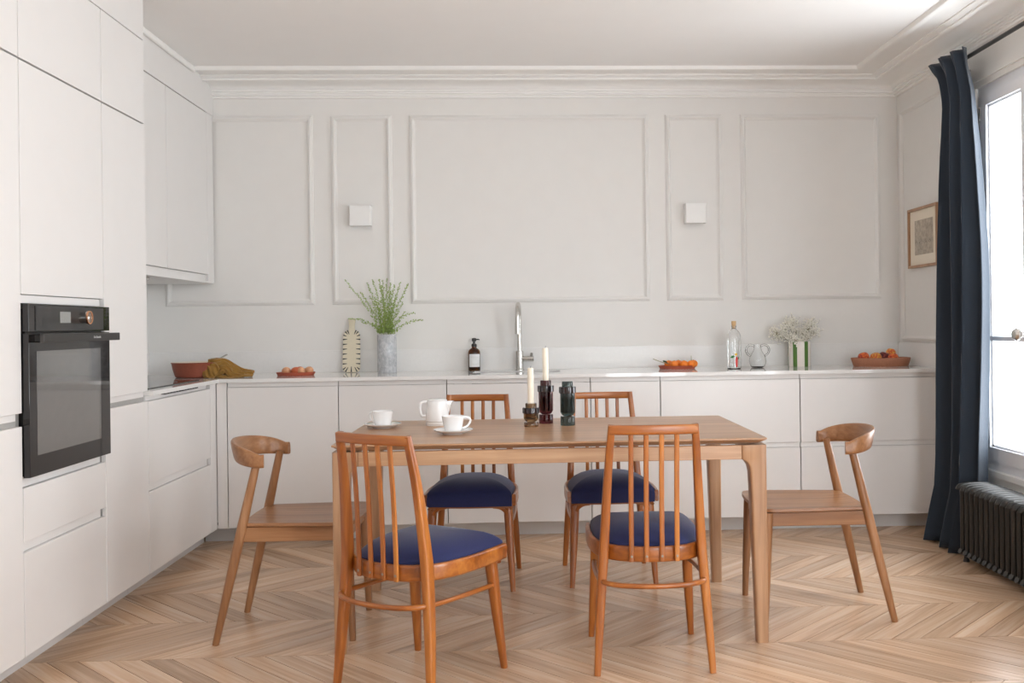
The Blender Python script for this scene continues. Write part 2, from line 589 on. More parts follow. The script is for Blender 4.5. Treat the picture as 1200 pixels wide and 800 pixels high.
# cornice: profile as (distance from wall, height)
CP = [(0.0, 2.588), (0.014, 2.590), (0.016, 2.600), (0.026, 2.602), (0.026, 2.610), (0.034, 2.612), (0.034, 2.622), (0.042, 2.624), (0.042, 2.634), (0.05, 2.637)]
CP += [(0.05 + 0.13 * (1 - math.cos(t)), 2.637 + 0.026 * math.sin(t)) for t in [i * PI / 2 / 6 for i in range(1, 7)]]
CP += [(0.182, 2.650), (0.20, 2.648), (0.21, 2.653), (0.21, 2.661), (0.235, 2.664), (0.245, 2.668), (0.245, 2.674), (0.335, 2.676), (0.345, 2.672), (0.352, 2.664), (0.368, 2.661), (0.384, 2.665), (0.39, 2.674), (0.392, 2.6849), (0.0, 2.6849)]
def cornice(n, ends):
    bm = bmesh.new()
    A = [bm.verts.new(ends(p, z)[0]) for p, z in CP]
    B = [bm.verts.new(ends(p, z)[1]) for p, z in CP]
    bridge(bm, A, B)
    bm.faces.new(A)
    bm.faces.new(B[::-1])
    link('trim_%d' % n, bm, M['cornice'], kind=ST, smooth=35)
cornice(1, lambda p, z: ((-0.189, WY - p, z), (XR - p, WY - p, z)))
cornice(2, lambda p, z: ((XR - p, WY - p, z), (XR - p, YF, z)))
# small bead where the ceiling meets the cabinet filler
link('trim_3', tubed([(-0.178, -0.95, 2.668), (-0.178, 0.235, 2.668)], (0.012, 0.016), seg=10, n=3), M['cornice'], kind=ST, smooth=40)

# wall panel mouldings
MP = [(0.0, 0.0), (0.004, 0.010), (0.010, 0.012), (0.013, 0.017), (0.022, 0.019), (0.027, 0.013), (0.031, 0.008), (0.036, 0.006), (0.036, 0.0)]   # (inwards, proud)
def panel(n, u0, u1, z0, z1, to3):
    """rectangular mitred moulding; to3 maps (u, proud, z) to the room"""
    bm = bmesh.new()
    rings = []
    for cu, cz, su, sz in ((u0, z0, 1, 1), (u1, z0, -1, 1), (u1, z1, -1, -1), (u0, z1, 1, -1)):
        rings.append([bm.verts.new(to3(cu + su * a, b, cz + sz * a)) for a, b in MP])
    for i in range(4):
        bridge(bm, rings[i], rings[(i + 1) % 4])
    link('trim_%d' % n, bm, M['wall'], kind=ST, smooth=25)
back3 = lambda u, b, z: (u, WY - b, z)
for i, (a, b) in enumerate(((-0.488, 0.411), (0.519, 0.893), (0.998, 2.479), (2.585, 2.942), (3.058, 3.944))):
    panel(4 + i, a, b, 1.323, 2.484, back3)
panel(9, -0.31, 0.560, 1.052, 2.488, lambda u, b, z: (XR - b, u, z))

# windows: frame, two sashes with panes and a glazing bar each, handle, sill
def window(n, wall, a, b, WZ0, WZ1):
    w = put('window_%d' % n, None, None, (XR, (a + b) / 2, WZ0) if wall == 'right' else ((a + b) / 2, YF, WZ0), (0, 0, 0 if wall == 'right' else -PI / 2), kind=ST)
    W, H = b - a, WZ1 - WZ0
    X0, X1 = 0.0, 0.075
    F = 0.055
    bm = bmesh.new()
    for q in ((-W / 2, -W / 2 + F, 0, H), (W / 2 - F, W / 2, 0, H), (-W / 2 + F, W / 2 - F, 0, F), (-W / 2 + F, W / 2 - F, H - F, H)):
        box(bm, X0, X1, q[0], q[1], q[2], q[3])
    link('frame', bm, M['upvc'], w)
    mid = 0.0
    for s in (-1, 1):
        y0, y1 = (-W / 2 + F - 0.008, mid - 0.003) if s < 0 else (mid + 0.003, W / 2 - F + 0.008)
        z0, z1 = F - 0.008, H - F + 0.008
        T = 0.058
        bm = bmesh.new()
        for q in ((y0, y0 + T, z0, z1), (y1 - T, y1, z0, z1), (y0 + T, y1 - T, z0, z0 + T + 0.01), (y0 + T, y1 - T, z1 - T, z1)):
            box(bm, -0.014, 0.05, q[0], q[1], q[2], q[3])
            # glazing bead just inside the stile
        sash = link('sash', bm, M['upvc'], w)
        bm = bmesh.new()
        g0, g1, h0, h1 = y0 + T, y1 - T, z0 + T + 0.01, z1 - T
        for q in ((g0, g0 + 0.012, h0, h1), (g1 - 0.012, g1, h0, h1), (g0, g1, h0, h0 + 0.012), (g0, g1, h1 - 0.012, h1)):
            box(bm, 0.0, 0.03, q[0], q[1], q[2], q[3])
        link('glazing_bead', bm, M['upvc'], sash)
        link('pane', bx(0.012, 0.016, g0, g1, h0, h1), M['glass'], sash)
        zb = 1.085 - WZ0
        link('glazing_bar', bx(-0.010, 0.035, g0 - 0.02, g1, zb - 0.012, zb + 0.012, 0.003), M['upvc'], sash)
    for hz in (0.17, 1.05, 1.78):
        link('hinge', tubed([(-0.008, W / 2 - 0.03, hz), (-0.008, W / 2 - 0.03, hz + 0.07)], 0.007, seg=10), M['steel'], w, smooth=40)
    hd = link('handle', lathed([(0.0, 0), (0.014, 0), (0.016, 0.01), (0.012, 0.02), (0.011, 0.035), (0.026, 0.045), (0.03, 0.06), (0.022, 0.072), (0.0, 0.075)]), M['steel'], w, (-0.014, 0.020, 1.11 - WZ0), (0, -PI / 2, 0), smooth=40)
    # moulded casing standing on the wall around the opening, and the sill under it
    bm = bmesh.new()
    for o0, o1, d in ((0.0, 0.03, 0.016), (0.03, 0.055, 0.028), (0.055, 0.08, 0.020)):
        for q in ((-W / 2 - o1, -W / 2 - o0, -0.02, H + o1), (W / 2 + o0, W / 2 + o1, -0.02, H + o1), (-W / 2 - o0, W / 2 + o0, H + o0, H + o1)):
            box(bm, -d, 0, q[0], q[1], q[2], q[3])
    link('casing', bm, M['wall'], w)
    bm = bmesh.new()
    box(bm, -0.028, 0.07, -W / 2 - 0.08, W / 2 + 0.08, -0.03, 0.0)
    box(bm, -0.018, 0, -W / 2 - 0.08, W / 2 + 0.08, -min(0.075, WZ0), -0.03)
    if WZ0 > 0.2: box(bm, -0.010, 0, -W / 2 - 0.08, W / 2 + 0.08, -0.11, -0.075)
    link('sill', bm, M['wall'], w)
for i, wn in enumerate(WINDOWS):  # the last one, behind the viewer, is added to light the back wall
    window(i + 1, *wn)
# skirting along the window wall and the wall behind the viewer
link('baseboard_right', bx(XR - 0.018, XR, -3.41, -0.02, 0, 0.11, 0.004), M['wall'], kind=ST)
link('baseboard_left', bx(XL, XL + 0.018, YF, -2.68, 0, 0.11, 0.004), M['wall'], kind=ST)
link('baseboard_front', bx(XL + 0.02, 2.51, YF, YF + 0.018, 0, 0.11, 0.004), M['wall'], kind=ST)

# ------------------------------------------------------------------ fitted kitchen
LQ, CC = M['lacquer'], M['carcass']
BV = 0.0016
GP = 0.002
def front_l(name, root, y0, y1, z0, z1, X=0.0, label=None):          # a front on the run along the left wall
    return link(name, bx(X - 0.019, X, y0 + GP, y1 - GP, z0 + GP, z1 - GP, BV), LQ, root, label=label)
def front_b(name, root, x0, x1, z0, z1):                             # a front on the run along the back wall
    return link(name, bx(x0 + GP, x1 - GP, 0.0, 0.019, z0 + GP, z1 - GP, BV), LQ, root)
def plinth_l(root, y0, y1):
    link('plinth', bx(-0.12, -0.10, y0, y1, 0, 0.085), M['plinth'], root)
D0 = 0.0875
# tall units
def tall(label, y0, y1, oven=False):
    t = thing('tall_cabinet', label, 'cabinet')
    bm = bmesh.new()
    if oven:
        box(bm, XL + 0.004, -0.021, y0, y1, D0, 0.668)
        box(bm, XL + 0.004, -0.021, y0, y1, 1.282, 2.478)
        box(bm, XL + 0.004, XL + 0.03, y0, y1, 0.668, 1.282)
        box(bm, XL + 0.03, -0.021, y0, y0 + 0.016, 0.668, 1.282)
        box(bm, XL + 0.03, -0.021, y1 - 0.016, y1, 0.668, 1.282)
    else:
        box(bm, XL + 0.004, -0.021, y0, y1, D0, 2.478)
    link('body', bm, CC, t)
    front_l('door', t, y0, y1, 2.104, 2.478)
    if oven:
        front_l('door', t, y0, y1, 1.307, 2.101)
        link('rail', bx(-0.019, -0.004, y0 + GP, y1 - 0.03, 1.279, 1.306), LQ, t)
        link('handle_channel', bx(-0.0205, -0.014, y0 + GP, y1 - 0.022, 0.657, 0.69), LQ, t)
        front_l('drawer', t, y0, y1, 0.472, 0.657)
        link('handle_channel', bx(-0.0205, -0.014, y0 + GP, y1 - 0.022, 0.44, 0.472), LQ, t)
        front_l('drawer', t, y0, y1, D0, 0.44)
    else:
        front_l('door', t, y0, y1, 0.907, 2.101)
        link('handle_channel', bx(-0.0205, -0.012, y0 + GP, y1 - 0.022, 0.884, 0.907), LQ, t)
        front_l('door', t, y0, y1, D0, 0.866)
    plinth_l(t, y0, y1)
    return t
tall('tall white handleless cabinet column beside the oven, further from the hob', -2.66, -2.042)
tall('tall white handleless cabinet column housing the built-in oven', -2.04, -1.402, True)
tall('narrow tall white handleless cabinet column between oven and hob worktop', -1.40, -0.957)
link('filler_panel', bx(-0.25, -0.001, -2.66, -0.957, 2.481, ZC - 0.002, BV), LQ, label='long plain white filler panel above the tall cabinets up to ceiling', cat='filler panel')

# oven
ov = thing('oven', 'black built-in oven with display, copper-ringed knob and bar handle', 'oven', (0, -1.721, 0.69))
Wd = 0.317
link('body', bx(-0.52, -0.001, -0.295, 0.295, 0.002, 0.57), M['black'], ov)
link('fascia', bx(0.0, 0.022, -Wd, Wd, 0.492, 0.586, 0.001), M['black_glass'], ov, label='black glass control panel')
fz = link('fascia_plate', bx(0.022, 0.0245, -Wd + 0.045, Wd - 0.06, 0.496, 0.580), M['anthracite'], ov)
link('display', bx(0.0245, 0.0252, -0.10, -0.02, 0.522, 0.562), M['screen'], fz)
kn = link('knob', lathed([(0.0, 0), (0.021, 0), (0.021, 0.018), (0.024, 0.022), (0.024, 0.030), (0.020, 0.030), (0.018, 0.022), (0.0, 0.022)]), M['steel'], ov, (0.0245, 0.066, 0.542), (0, PI / 2, 0), smooth=40)
link('knob_ring', lathed([(0.0235, 0.026), (0.0255, 0.028), (0.0255, 0.033), (0.0205, 0.033), (0.0205, 0.028)], cap=False), M['copper'], kn, smooth=40, label='copper ring')
dr = link('oven_door', bx(0.0, 0.022, -Wd, Wd, 0.0, 0.486, 0.001), M['black_glass'], ov)
link('oven_window', bx(0.022, 0.0228, -Wd + 0.05, Wd - 0.085, 0.07, 0.425), M['oven_window'], dr)
hn = link('handle', bx(0.052, 0.068, -Wd + 0.01, Wd - 0.01, 0.454, 0.484, 0.003), M['handle_dark'], ov)
link('handle_mount', bx(0.022, 0.053, -Wd + 0.04, -Wd + 0.065, 0.458, 0.480), M['handle_dark'], hn)
link('handle_mount', bx(0.022, 0.053, Wd - 0.065, Wd - 0.04, 0.458, 0.480), M['handle_dark'], hn)
fc = bpy.data.curves.new('maker_lettering', 'FONT')
fc.body = 'De Dietrich'
fc.size = 0.0125
fc.align_x = 'CENTER'
fc.extrude = 0.0003
fc.materials.append(M['print'])
tmp = put('lettering_source', fc)
bpy.context.view_layer.update()
me = bpy.data.meshes.new_from_object(tmp.evaluated_get(bpy.context.evaluated_depsgraph_get()))
bpy.data.objects.remove(tmp)
bpy.data.curves.remove(fc)
put('maker_lettering', me, hn, (0.0684, 0.10, 0.4645), (PI / 2, 0, PI / 2))

# drawer unit under the hob
t = thing('base_cabinet', 'white two-drawer base cabinet under the hob, beside the tall cabinets', 'cabinet')
link('body', bx(XL + 0.004, -0.021, -0.955, -0.006, D0, 0.886), CC, t)
front_l('drawer', t, -0.955, -0.10, 0.490, 0.864)
front_l('drawer', t, -0.955, -0.10, D0, 0.457)
link('handle_channel', bx(-0.0205, -0.013, -0.953, -0.122, 0.864, 0.886), LQ, t)
link('handle_channel', bx(-0.0205, -0.013, -0.953, -0.122, 0.457, 0.490), LQ, t)
link('corner_post', bx(-0.019, 0.0, -0.098, -0.001, D0, 0.886, BV), LQ, t)
for i in range(12):
    yv = -0.775 + i * 0.0385
    link('vent_slot', bx(-0.010, 0.0125, yv, yv + 0.024, 0.8805, 0.8868), M['black'], t)
plinth_l(t, -0.955, 0.08)

# base units along the back wall
def base_unit(label, x0, x1, drawers):
    t = thing('base_cabinet', label, 'cabinet')
    link('body', bx(x0, x1, 0.021, WY - 0.004, D0, 0.886 if not (1.2 < x0 < 1.3) else 0.70), CC, t)
    if drawers:
        front_b('drawer', t, x0, x1, 0.503, 0.862)
        link('handle_channel', bx(x0 + GP, x1 - GP, 0.012, 0.0205, 0.478, 0.503), LQ, t)
        front_b('drawer', t, x0, x1, D0, 0.478)
    else:
        front_b('door', t, x0, x1, D0, 0.862)
    link('handle_channel', bx(x0 + GP, x1 - GP, 0.010, 0.0205, 0.862, 0.886), LQ, t)
    link('plinth', bx(x0, x1, 0.10, 0.12, 0, 0.085), M['plinth'], t)
t = thing('filler_panel', 'slim white filler panel in the corner between the two cabinet runs', 'filler panel')
link('panel', bx(0.002, 0.056, 0.0, 0.019, D0, 0.886, BV), LQ, t)
link('plinth', bx(-0.099, 0.058, 0.10, 0.12, 0, 0.085), M['plinth'], t)
base_unit('white single-door base cabinet under the plate of eggs', 0.059, 0.663, False)
base_unit('white single-door base cabinet under the marble vase', 0.664, 1.257, False)
base_unit('wide white base cabinet under the sink', 1.258, 2.055, False)
base_unit('narrow white base cabinet between the sink cabinet and the drawers', 2.056, 2.446, False)
base_unit('white two-drawer base cabinet under the clementines and glass bottle', 2.447, 3.236, True)
base_unit('white two-drawer base cabinet under the peach tray', 3.237, 4.021, True)
t = thing('filler_panel', 'slim white filler strip between the peach-tray drawers and window wall', 'filler panel')
link('panel', bx(4.023, XR - 0.002, 0.0, 0.019, D0, 0.886, BV), LQ, t)
link('plinth', bx(4.022, XR - 0.002, 0.10, 0.12, 0, 0.085), M['plinth'], t)

# wall cabinet above the hob
WX = -0.19
t = thing('wall_cabinet', 'white two-door wall cabinet hung above the hob', 'cabinet')
link('body', bx(XL + 0.004, WX - 0.021, -0.955, WY - 0.022, 1.468, 2.478), CC, t)
front_l('door', t, -0.955, -0.172, 1.507, 2.476, WX)
front_l('door', t, -0.170, 0.487, 1.507, 2.476, WX)
link('side_filler', bx(WX - 0.019, WX, 0.489, WY - 0.020, 1.462, 2.478, BV), LQ, t)
link('handle_channel', bx(WX - 0.0205, WX - 0.010, -0.953, 0.470, 1.468, 1.506), LQ, t)
link('bottom_panel', bx(XL + 0.004, WX - 0.001, -0.955, WY - 0.022, 1.458, 1.4675), LQ, t)
link('filler_panel', bx(WX - 0.05, WX, -0.955, WY - 0.001, 2.480, ZC - 0.002, BV), LQ, label='plain white filler panel above the wall cabinet up to ceiling bead', cat='filler panel')
t = thing('extractor_hood', 'slim grey extractor hood under the wall cabinet', 'extractor hood', (-0.38, -0.42, 1.44))
link('housing', bx(-0.15, 0.13, -0.30, 0.16, 0.0, 0.018, 0.003), M['steel'], t)
link('grille', bx(-0.12, 0.10, -0.26, 0.12, -0.003, 0.0), M['anthracite'], t)

# worktop, with the sink cut-out
WT0, WT1 = 0.888, 0.908
SX0, SX1, SY0, SY1 = 1.39, 1.90, 0.235, 0.475
wt = thing('worktop', 'thin white stone worktop running along two walls', 'worktop', (0, 0, 0))
bm = bmesh.new()
xs = [XL + 0.002, 0.02, SX0, SX1, XR - 0.002]
ysv = [-0.955, -0.02, SY0, SY1, WY - 0.002]
gv = {}
def V(i, j, z):
    k = (i, j, z)
    if k not in gv: gv[k] = bm.verts.new((xs[i], ysv[j], z))
    return gv[k]
cells = {(0, 0)} | {(i, j) for i in range(4) for j in range(1, 4)} - {(2, 2)}
for (i, j) in cells:
    for z, flip in ((WT0, True), (WT1, False)):
        q = [V(i, j, z), V(i + 1, j, z), V(i + 1, j + 1, z), V(i, j + 1, z)]
        bm.faces.new(q[::-1] if flip else q)
    for (di, dj), (a, b) in {(0, -1): ((i, j), (i + 1, j)), (1, 0): ((i + 1, j), (i + 1, j + 1)), (0, 1): ((i + 1, j + 1), (i, j + 1)), (-1, 0): ((i, j + 1), (i, j))}.items():
        if (i + di, j + dj) not in cells:
            bm.faces.new((V(*a, WT0), V(*b, WT0), V(*b, WT1), V(*a, WT1)))
link('slab', bm, M['quartz'], wt)
link('upstand', bx(XL + 0.014, XR - 0.014, WY - 0.014, WY - 0.001, WT1, 1.043, 0.001), M['quartz_satin'], label='low white stone upstand along the back wall behind the tap', cat='upstand')
link('upstand', bx(XR - 0.014, XR - 0.001, -0.02, WY - 0.001, WT1, 1.043, 0.001), M['quartz_satin'], label='low white stone upstand on the window wall by the peach tray', cat='upstand')
link('upstand', bx(XL + 0.001, XL + 0.014, -0.955, WY - 0.001, WT1, 1.043, 0.001), M['quartz_satin'], label='low white stone upstand on the wall behind the hob', cat='upstand')

sk = thing('sink', 'undermounted pale sink set into the white worktop below the tap', 'sink', ((SX0 + SX1) / 2, (SY0 + SY1) / 2, 0.72))
bm = bmesh.new()
w, d = (SX1 - SX0) / 2 + 0.004, (SY1 - SY0) / 2 + 0.004
box(bm, -w, w, -d, d, 0.0, 0.006)
for q in ((-w, -w + 0.004, -d, d), (w - 0.004, w, -d, d), (-w, w, -d, -d + 0.004), (-w, w, d - 0.004, d)):
    box(bm, q[0], q[1], q[2], q[3], 0.006, 0.1675)
link('basin', bm, M['steel'], sk)
link('drain', lathed([(0.0, 0.006), (0.04, 0.006), (0.04, 0.009), (0.03, 0.0085), (0.0, 0.008)]), M['chrome'], sk)

hb = thing('hob', 'black glass induction hob set flush in the worktop beside tall cabinets', 'hob', (-0.30, -0.50, WT1))
link('glass_plate', bx(-0.235, 0.245, -0.38, 0.395, 0.0, 0.004, 0.001), M['black_glass'], hb)
for cx, cyy, r in ((-0.11, -0.18, 0.09), (0.11, -0.18, 0.075), (-0.11, 0.18, 0.075), (0.11, 0.18, 0.09)):
    link('zone_ring', lathed([(r, 0.0041), (r, 0.0044), (r - 0.002, 0.0044), (r - 0.002, 0.0041)], c=(cx, cyy, 0), seg=40, cap=False), M['print'], hb)

# ------------------------------------------------------------------ dining table
TX0, TX1, TY0, TY1, TH = 0.982, 2.578, -1.838, -0.952, 0.756
tb = thing('dining_table', 'light oak dining table with thin sharp-edged top and square tapered legs', 'table', ((TX0 + TX1) / 2, (TY0 + TY1) / 2, 0))
hw, hd_ = (TX1 - TX0) / 2, (TY1 - TY0) / 2
def rrect(a, b, r, k=4):
    out = []
    for cx, cyy, t0 in ((a - r, b - r, 0), (-a + r, b - r, PI / 2), (-a + r, -b + r, PI), (a - r, -b + r, 1.5 * PI)):
        for i in range(k + 1):
            t = t0 + PI / 2 * i / k
            out.append((cx + r * math.cos(t), cyy + r * math.sin(t)))
    return out
bm = bmesh.new()
rings = [[bm.verts.new((x, y, z)) for x, y in rrect(hw - ins, hd_ - ins, 0.012)] for ins, z in ((0.001, TH), (0.0, TH - 0.0015), (0.0, TH - 0.006), (0.024, TH - 0.020))]
for a, b in zip(rings, rings[1:]): bridge(bm, a, b)
bm.faces.new(rings[0]); bm.faces.new(rings[-1][::-1])
link('tabletop', bm, M['oakx'], tb)
link('top_batten', bx(-hw + 0.05, hw - 0.05, -hd_ + 0.05, hd_ - 0.05, TH - 0.026, TH - 0.0202), M['oakx'], tb)
prof = [(0.0, 0.044), (0.30, 0.052), (0.58, 0.060), (0.63, 0.062), (0.652, 0.066), (0.666, 0.074), (0.674, 0.084), (0.678, 0.094), (0.730, 0.094)]
for sx in (-1, 1):
    for sy in (-1, 1):
        bm = bmesh.new()
        rr = []
        for z, s in prof:
            o = 0.003
            ring = []
            for x, y in rrect(s / 2, s / 2, 0.009, 3):
                ring.append(bm.verts.new((sx * (hw - o - s / 2) + x, sy * (hd_ - o - s / 2) + y, z)))
            rr.append(ring)
        for a, b in zip(rr, rr[1:]): bridge(bm, a, b)
        bm.faces.new(rr[0][::-1]); bm.faces.new(rr[-1])
        link('leg', bm, M['oakz'], tb, smooth=35)
for sy in (-1, 1):
    y = sy * (hd_ - 0.015)
    link('apron', bx(-hw + 0.097, hw - 0.097, y - 0.011, y + 0.011, 0.678, 0.730, 0.002), M['oakx'], tb)
for sx in (-1, 1):
    x = sx * (hw - 0.015)
    link('apron', bx(x - 0.011, x + 0.011, -hd_ + 0.097, hd_ - 0.097, 0.678, 0.730, 0.002), M['oaky'], tb)

# ------------------------------------------------------------------ spindle-back chairs (local +y is the way they face)
def spindle_chair(label):
    c = thing('spindle_chair', label, 'chair', group='spindle-back chairs with navy seats')
    for s in (-1, 1):
        path = spline([(s * .196, -.206, 0), (s * .183, -.190, .2), (s * .168, -.180, .40), (s * .162, -.185, .50), (s * .152, -.206, .68), (s * .140, -.238, .844)], 5)
        rad = spline([(.0112, .0115), (.0150, .0165), (.0162, .020), (.0158, .0192), (.0140, .0150), (.0120, .0118)], 5)
        link('back_post', tubed(path, rad, seg=16, up=(0, 1, 0), n=4.0), M['beechz'], c, smooth=50)
        path = [(s * .168, .160, .392), (s * .178, .182, .2), (s * .190, .206, 0)]
        fl = link('leg', tubed(path, [(.0210, .0200), (.0180, .0175), (.0112, .0112)], seg=16, up=(0, 1, 0), n=2.8), M['beechz'], c, smooth=50)
        link('foot_glide', lathed([(0.008, 0.0), (0.008, 0.003)], c=(s * .190, .206, -0.0005), seg=10), M['plinth'], fl)
        link('side_stretcher', tubed(spline([(s * .180, -.188, .312), (s * .186, -.05, .306), (s * .184, .08, .300), (s * .176, .180, .294)], 5), .0085, seg=10), M['beechy'], c, smooth=50)
    link('top_rail', tubed([(x, -.237 - .012 * (1 - (x / .146) ** 2), .829) for x in [i * .0146 for i in range(-10, 11)]], (.0115, .0165), seg=16, n=4.5), M['beechx'], c, smooth=50)
    for x in (-.077, -.026, .026, .077):
        yb = -.2235 + .30 * x * x
        sp = link('spindle', tubed(spline([(x, yb, .384), (x, yb - .001, .47), (x, -.231, .64), (x, -.247, .822)], 5), (.0085, .0048), seg=12, up=(0, 1, 0), n=4), M['beechz'], c, smooth=50)
        link('screw', lathed([(0.0042, 0.0), (0.0042, 0.0015), (0.0, 0.002)], seg=10), M['screw'], sp, (x, yb - .0045, .402), (PI / 2, 0, 0))
    half = [(.198, .205), (.202, .12), (.201, .03), (.193, -.05), (.175, -.115), (.142, -.165), (.085, -.199), (0.0, -.212)]
    u_path = spline(half + [(-x, y) for x, y in half[-2::-1]], 4)
    link('seat_band', tubed([(x, y, .406) for x, y in u_path], (.009, .026), seg=12, n=5), M['beechx'], c, smooth=50)
    # upholstered pad, domed, rolled down over the front
    fr = [(-.188 + i * .047, .214 + .012 * (1 - ((-.188 + i * .047) / .188) ** 2)) for i in range(9)]
    out = [(x * .955, y * .955 if y < .1 else y) for x, y in u_path] + fr[0:9]
    n = len(out)
    bm = bmesh.new()
    def ring(s, zf):
        return [bm.verts.new((x * s, (y - .01) * s + .01, zf(x, y))) for x, y in out]
    front = lambda y: max(0.0, min(1.0, (y - .15) / .05))
    R = [ring(1.0, lambda x, y: .400 - .020 * front(y)), ring(1.004, lambda x, y: .428 - .012 * front(y))]
    for s in (.985, .94, .86, .75, .6, .42, .22):
        R.append(ring(s, lambda x, y, s=s: .432 + .058 * (1 - s ** 3.4) ** .75))
    for a, b in zip(R, R[1:]): bridge(bm, a, b)
    bm.faces.new(R[-1])
    bm.faces.new(R[0][::-1])
    link('seat_pad', bm, M['velvet'], c, smooth=60, label='navy velvet seat pad')
    link('front_rail', tubed(spline([(-.182, .190, .366), (-.150, .200, .3755), (0, .208, .3765), (.150, .200, .3755), (.182, .190, .366)], 5), (.010, .005), seg=10, n=4), M['beechx'], c, smooth=50)
    for s in (-1, 1):
        link('bracket', tubed(spline([(s * .168, .178, .325), (s * .158, .186, .352), (s * .135, .194, .370), (s * .105, .200, .3755)], 5), (.008, .0035), seg=10, up=(0, 1, 0), n=3), M['beechz'], c, smooth=50)
    link('rear_stretcher', tubed(spline([(-.174, -.190, .314), (-.160, -.222, .3135), (-.10, -.253, .312), (0, -.264, .311), (.10, -.253, .312), (.160, -.222, .3135), (.174, -.190, .314)], 6), .0088, seg=10), M['beechx'], c, smooth=50)
    return c
ch = spindle_chair('spindle-back wooden chair with navy seat, squarely facing table, its back to the room')
ch.location = (2.115, -1.908, 0)
ch.rotation_euler = (0, 0, math.radians(-0.4))
dup(ch, (1.331, -2.080, 0), math.radians(-33.0), 'spindle-back wooden chair with navy seat, turned at an angle beside the cups')
dup(ch, (1.445, -0.848, 0), math.radians(177.2), 'spindle-back wooden chair with navy seat, facing the room behind the coffee pot')
dup(ch, (2.075, -0.820, 0), math.radians(181.2), 'spindle-back wooden chair with navy seat, facing the room behind the candle holders')

# ------------------------------------------------------------------ oak chairs with a curved crest
def crest_chair(label):
    c = thing('oak_chair', label, 'chair', group='oak chairs with curved backrests')
    for s in (-1, 1):
        b = (s * .208, -.270, 0); t = (s * .176, -.118, .676)
        path = [tuple(b[k] + (t[k] - b[k]) * f for k in range(3)) for f in (0, .2, .45, .65, .85, 1)]
        link('back_leg', tubed(path, [.0125, .0155, .0185, .0185, .016, .0145], seg=18, up=(0, 1, 0), n=2.2), M['oak2z'], c, smooth=50)
        link('leg', tubed([(s * .196, .238, 0), (s * .193, .230, .2), (s * .188, .220, .432)], [.0125, .0165, .0195], seg=18, up=(0, 1, 0), n=2.2), M['oak2z'], c, smooth=50)
        link('apron', bx(min(s * .172, s * .192), max(s * .172, s * .192), -.172, .208, .378, .434, .003), M['oak2y'], c)
    link('apron', bx(-.175, .175, .205, .225, .378, .434, .003), M['oak2x'], c)
    link('apron', bx(-.175, .175, -.175, -.155, .378, .434, .003), M['oak2x'], c)
    # seat board: slightly dished, front edge bowed, corners rounded
    edge = [(-.190, -.172), (-.206, 0.0), (-.216, .15), (-.217, .20), (-.205, .236), (-.17, .252), (-.09, .262), (0, .265)]
    edge = spline(edge + [(-x, y) for x, y in edge[-2::-1]], 4)
    back = [(.19 - .038 * i, -.172 - .006 * math.sin(PI * i / 10)) for i in range(1, 10)]
    out = edge + back
    bm = bmesh.new()
    rr = []
    for s, z in ((.97, .4345), (1.0, .438), (1.0, .447), (.993, .4505), (.9, .4505), (.75, .448), (.5, .4455), (.25, .4445)):
        rr.append([bm.verts.new((x * s, .04 + (y - .04) * s, z)) for x, y in out])
    for a, b in zip(rr, rr[1:]): bridge(bm, a, b)
    bm.faces.new(rr[0][::-1]); bm.faces.new(rr[-1])
    link('seat', bm, M['oak2y'], c, smooth=40)
    # crest: bent rail, highest in the middle, its ends cut square in front of the legs
    bm = bmesh.new()
    rings = []
    K = 28
    for i in range(K + 1):
        t = math.radians(-100 + 200 * i / K)
        m = math.cos(t) if abs(t) < PI / 2 else 0
        x, y = .200 * math.sin(t), -.108 - .128 * math.cos(t)
        nrm = Vector((math.sin(t), -math.cos(t), 0)).normalized()
        zb, zt = .658 + .014 * m, .708 + .045 * m ** 0.7
        th = .0115 - .001 * m
        lean = .012 * m
        ring = []
        for a, b in section(1, 1, 16, 3.6):
            z = (zb + zt) / 2 + b * (zt - zb) / 2
            p = Vector((x, y, z)) + nrm * (a * th * (1.15 - .25 * b) + lean * b)
            ring.append(bm.verts.new(p))
        rings.append(ring)
    for a, b in zip(rings, rings[1:]): bridge(bm, a, b)
    bm.faces.new(rings[0][::-1]); bm.faces.new(rings[-1])
    link('backrest', bm, M['oak2x'], c, smooth=50)
    return c
oc = crest_chair('plain oak chair with curved crest backrest at the table end towards the oven')
oc.location = (0.787, -1.481, 0)
oc.rotation_euler = (0, 0, -PI / 2)
dup(oc, (2.864, -1.411, 0), math.radians(88.35), 'plain oak chair with curved crest backrest at the table end towards the window')

# ------------------------------------------------------------------ window dressing and radiator
RX = 3.93
bm = bmesh.new()
NU, NV = 150, 60
zt, zb = 2.545, 0.008
grid = []
for j in range(NV + 1):
    v = j / NV
    z = zt + (zb - zt) * v
    # edges of the cloth in y and its fold depth down the drop
    f = spline([(-.235, -.640, .024), (-.330, -.640, .026), (-.315, -.690, .046), (-.300, -.735, .058), (-.285, -.730, .060), (-.270, -.700, .060), (-.225, -.690, .066)], 20)
    pos = 0 if v < 0 else v
    # header in the top 5 percent, neck at about 6 percent
    q = (v / .045) if v < .045 else 1 + (v - .045) / (1 - .045) * 5
    yA, yB, dep = f[min(int(q * 20), len(f) - 1)]
    row = []
    for i in range(NU + 1):
        u = i / NU
        ph = 2 * PI * (u * 3.2 + .2 + .12 * math.sin(2 * PI * u * 1.3) + .03 * math.sin(5 * v + 3 * u))
        y = yA + (yB - yA) * (u + .018 * math.sin(2 * ph))
        x = RX - .034 * max(0, 1 - v / .09) + dep * math.sin(ph) + .006 * math.sin(9 * u + 4 * v) - .05 * max(0, v - .88) / .12
        if v < .045:
            x += .012 * math.sin(3 * ph) * (1 - v / .045)
        row.append(bm.verts.new((x, y, z)))
    grid.append(row)
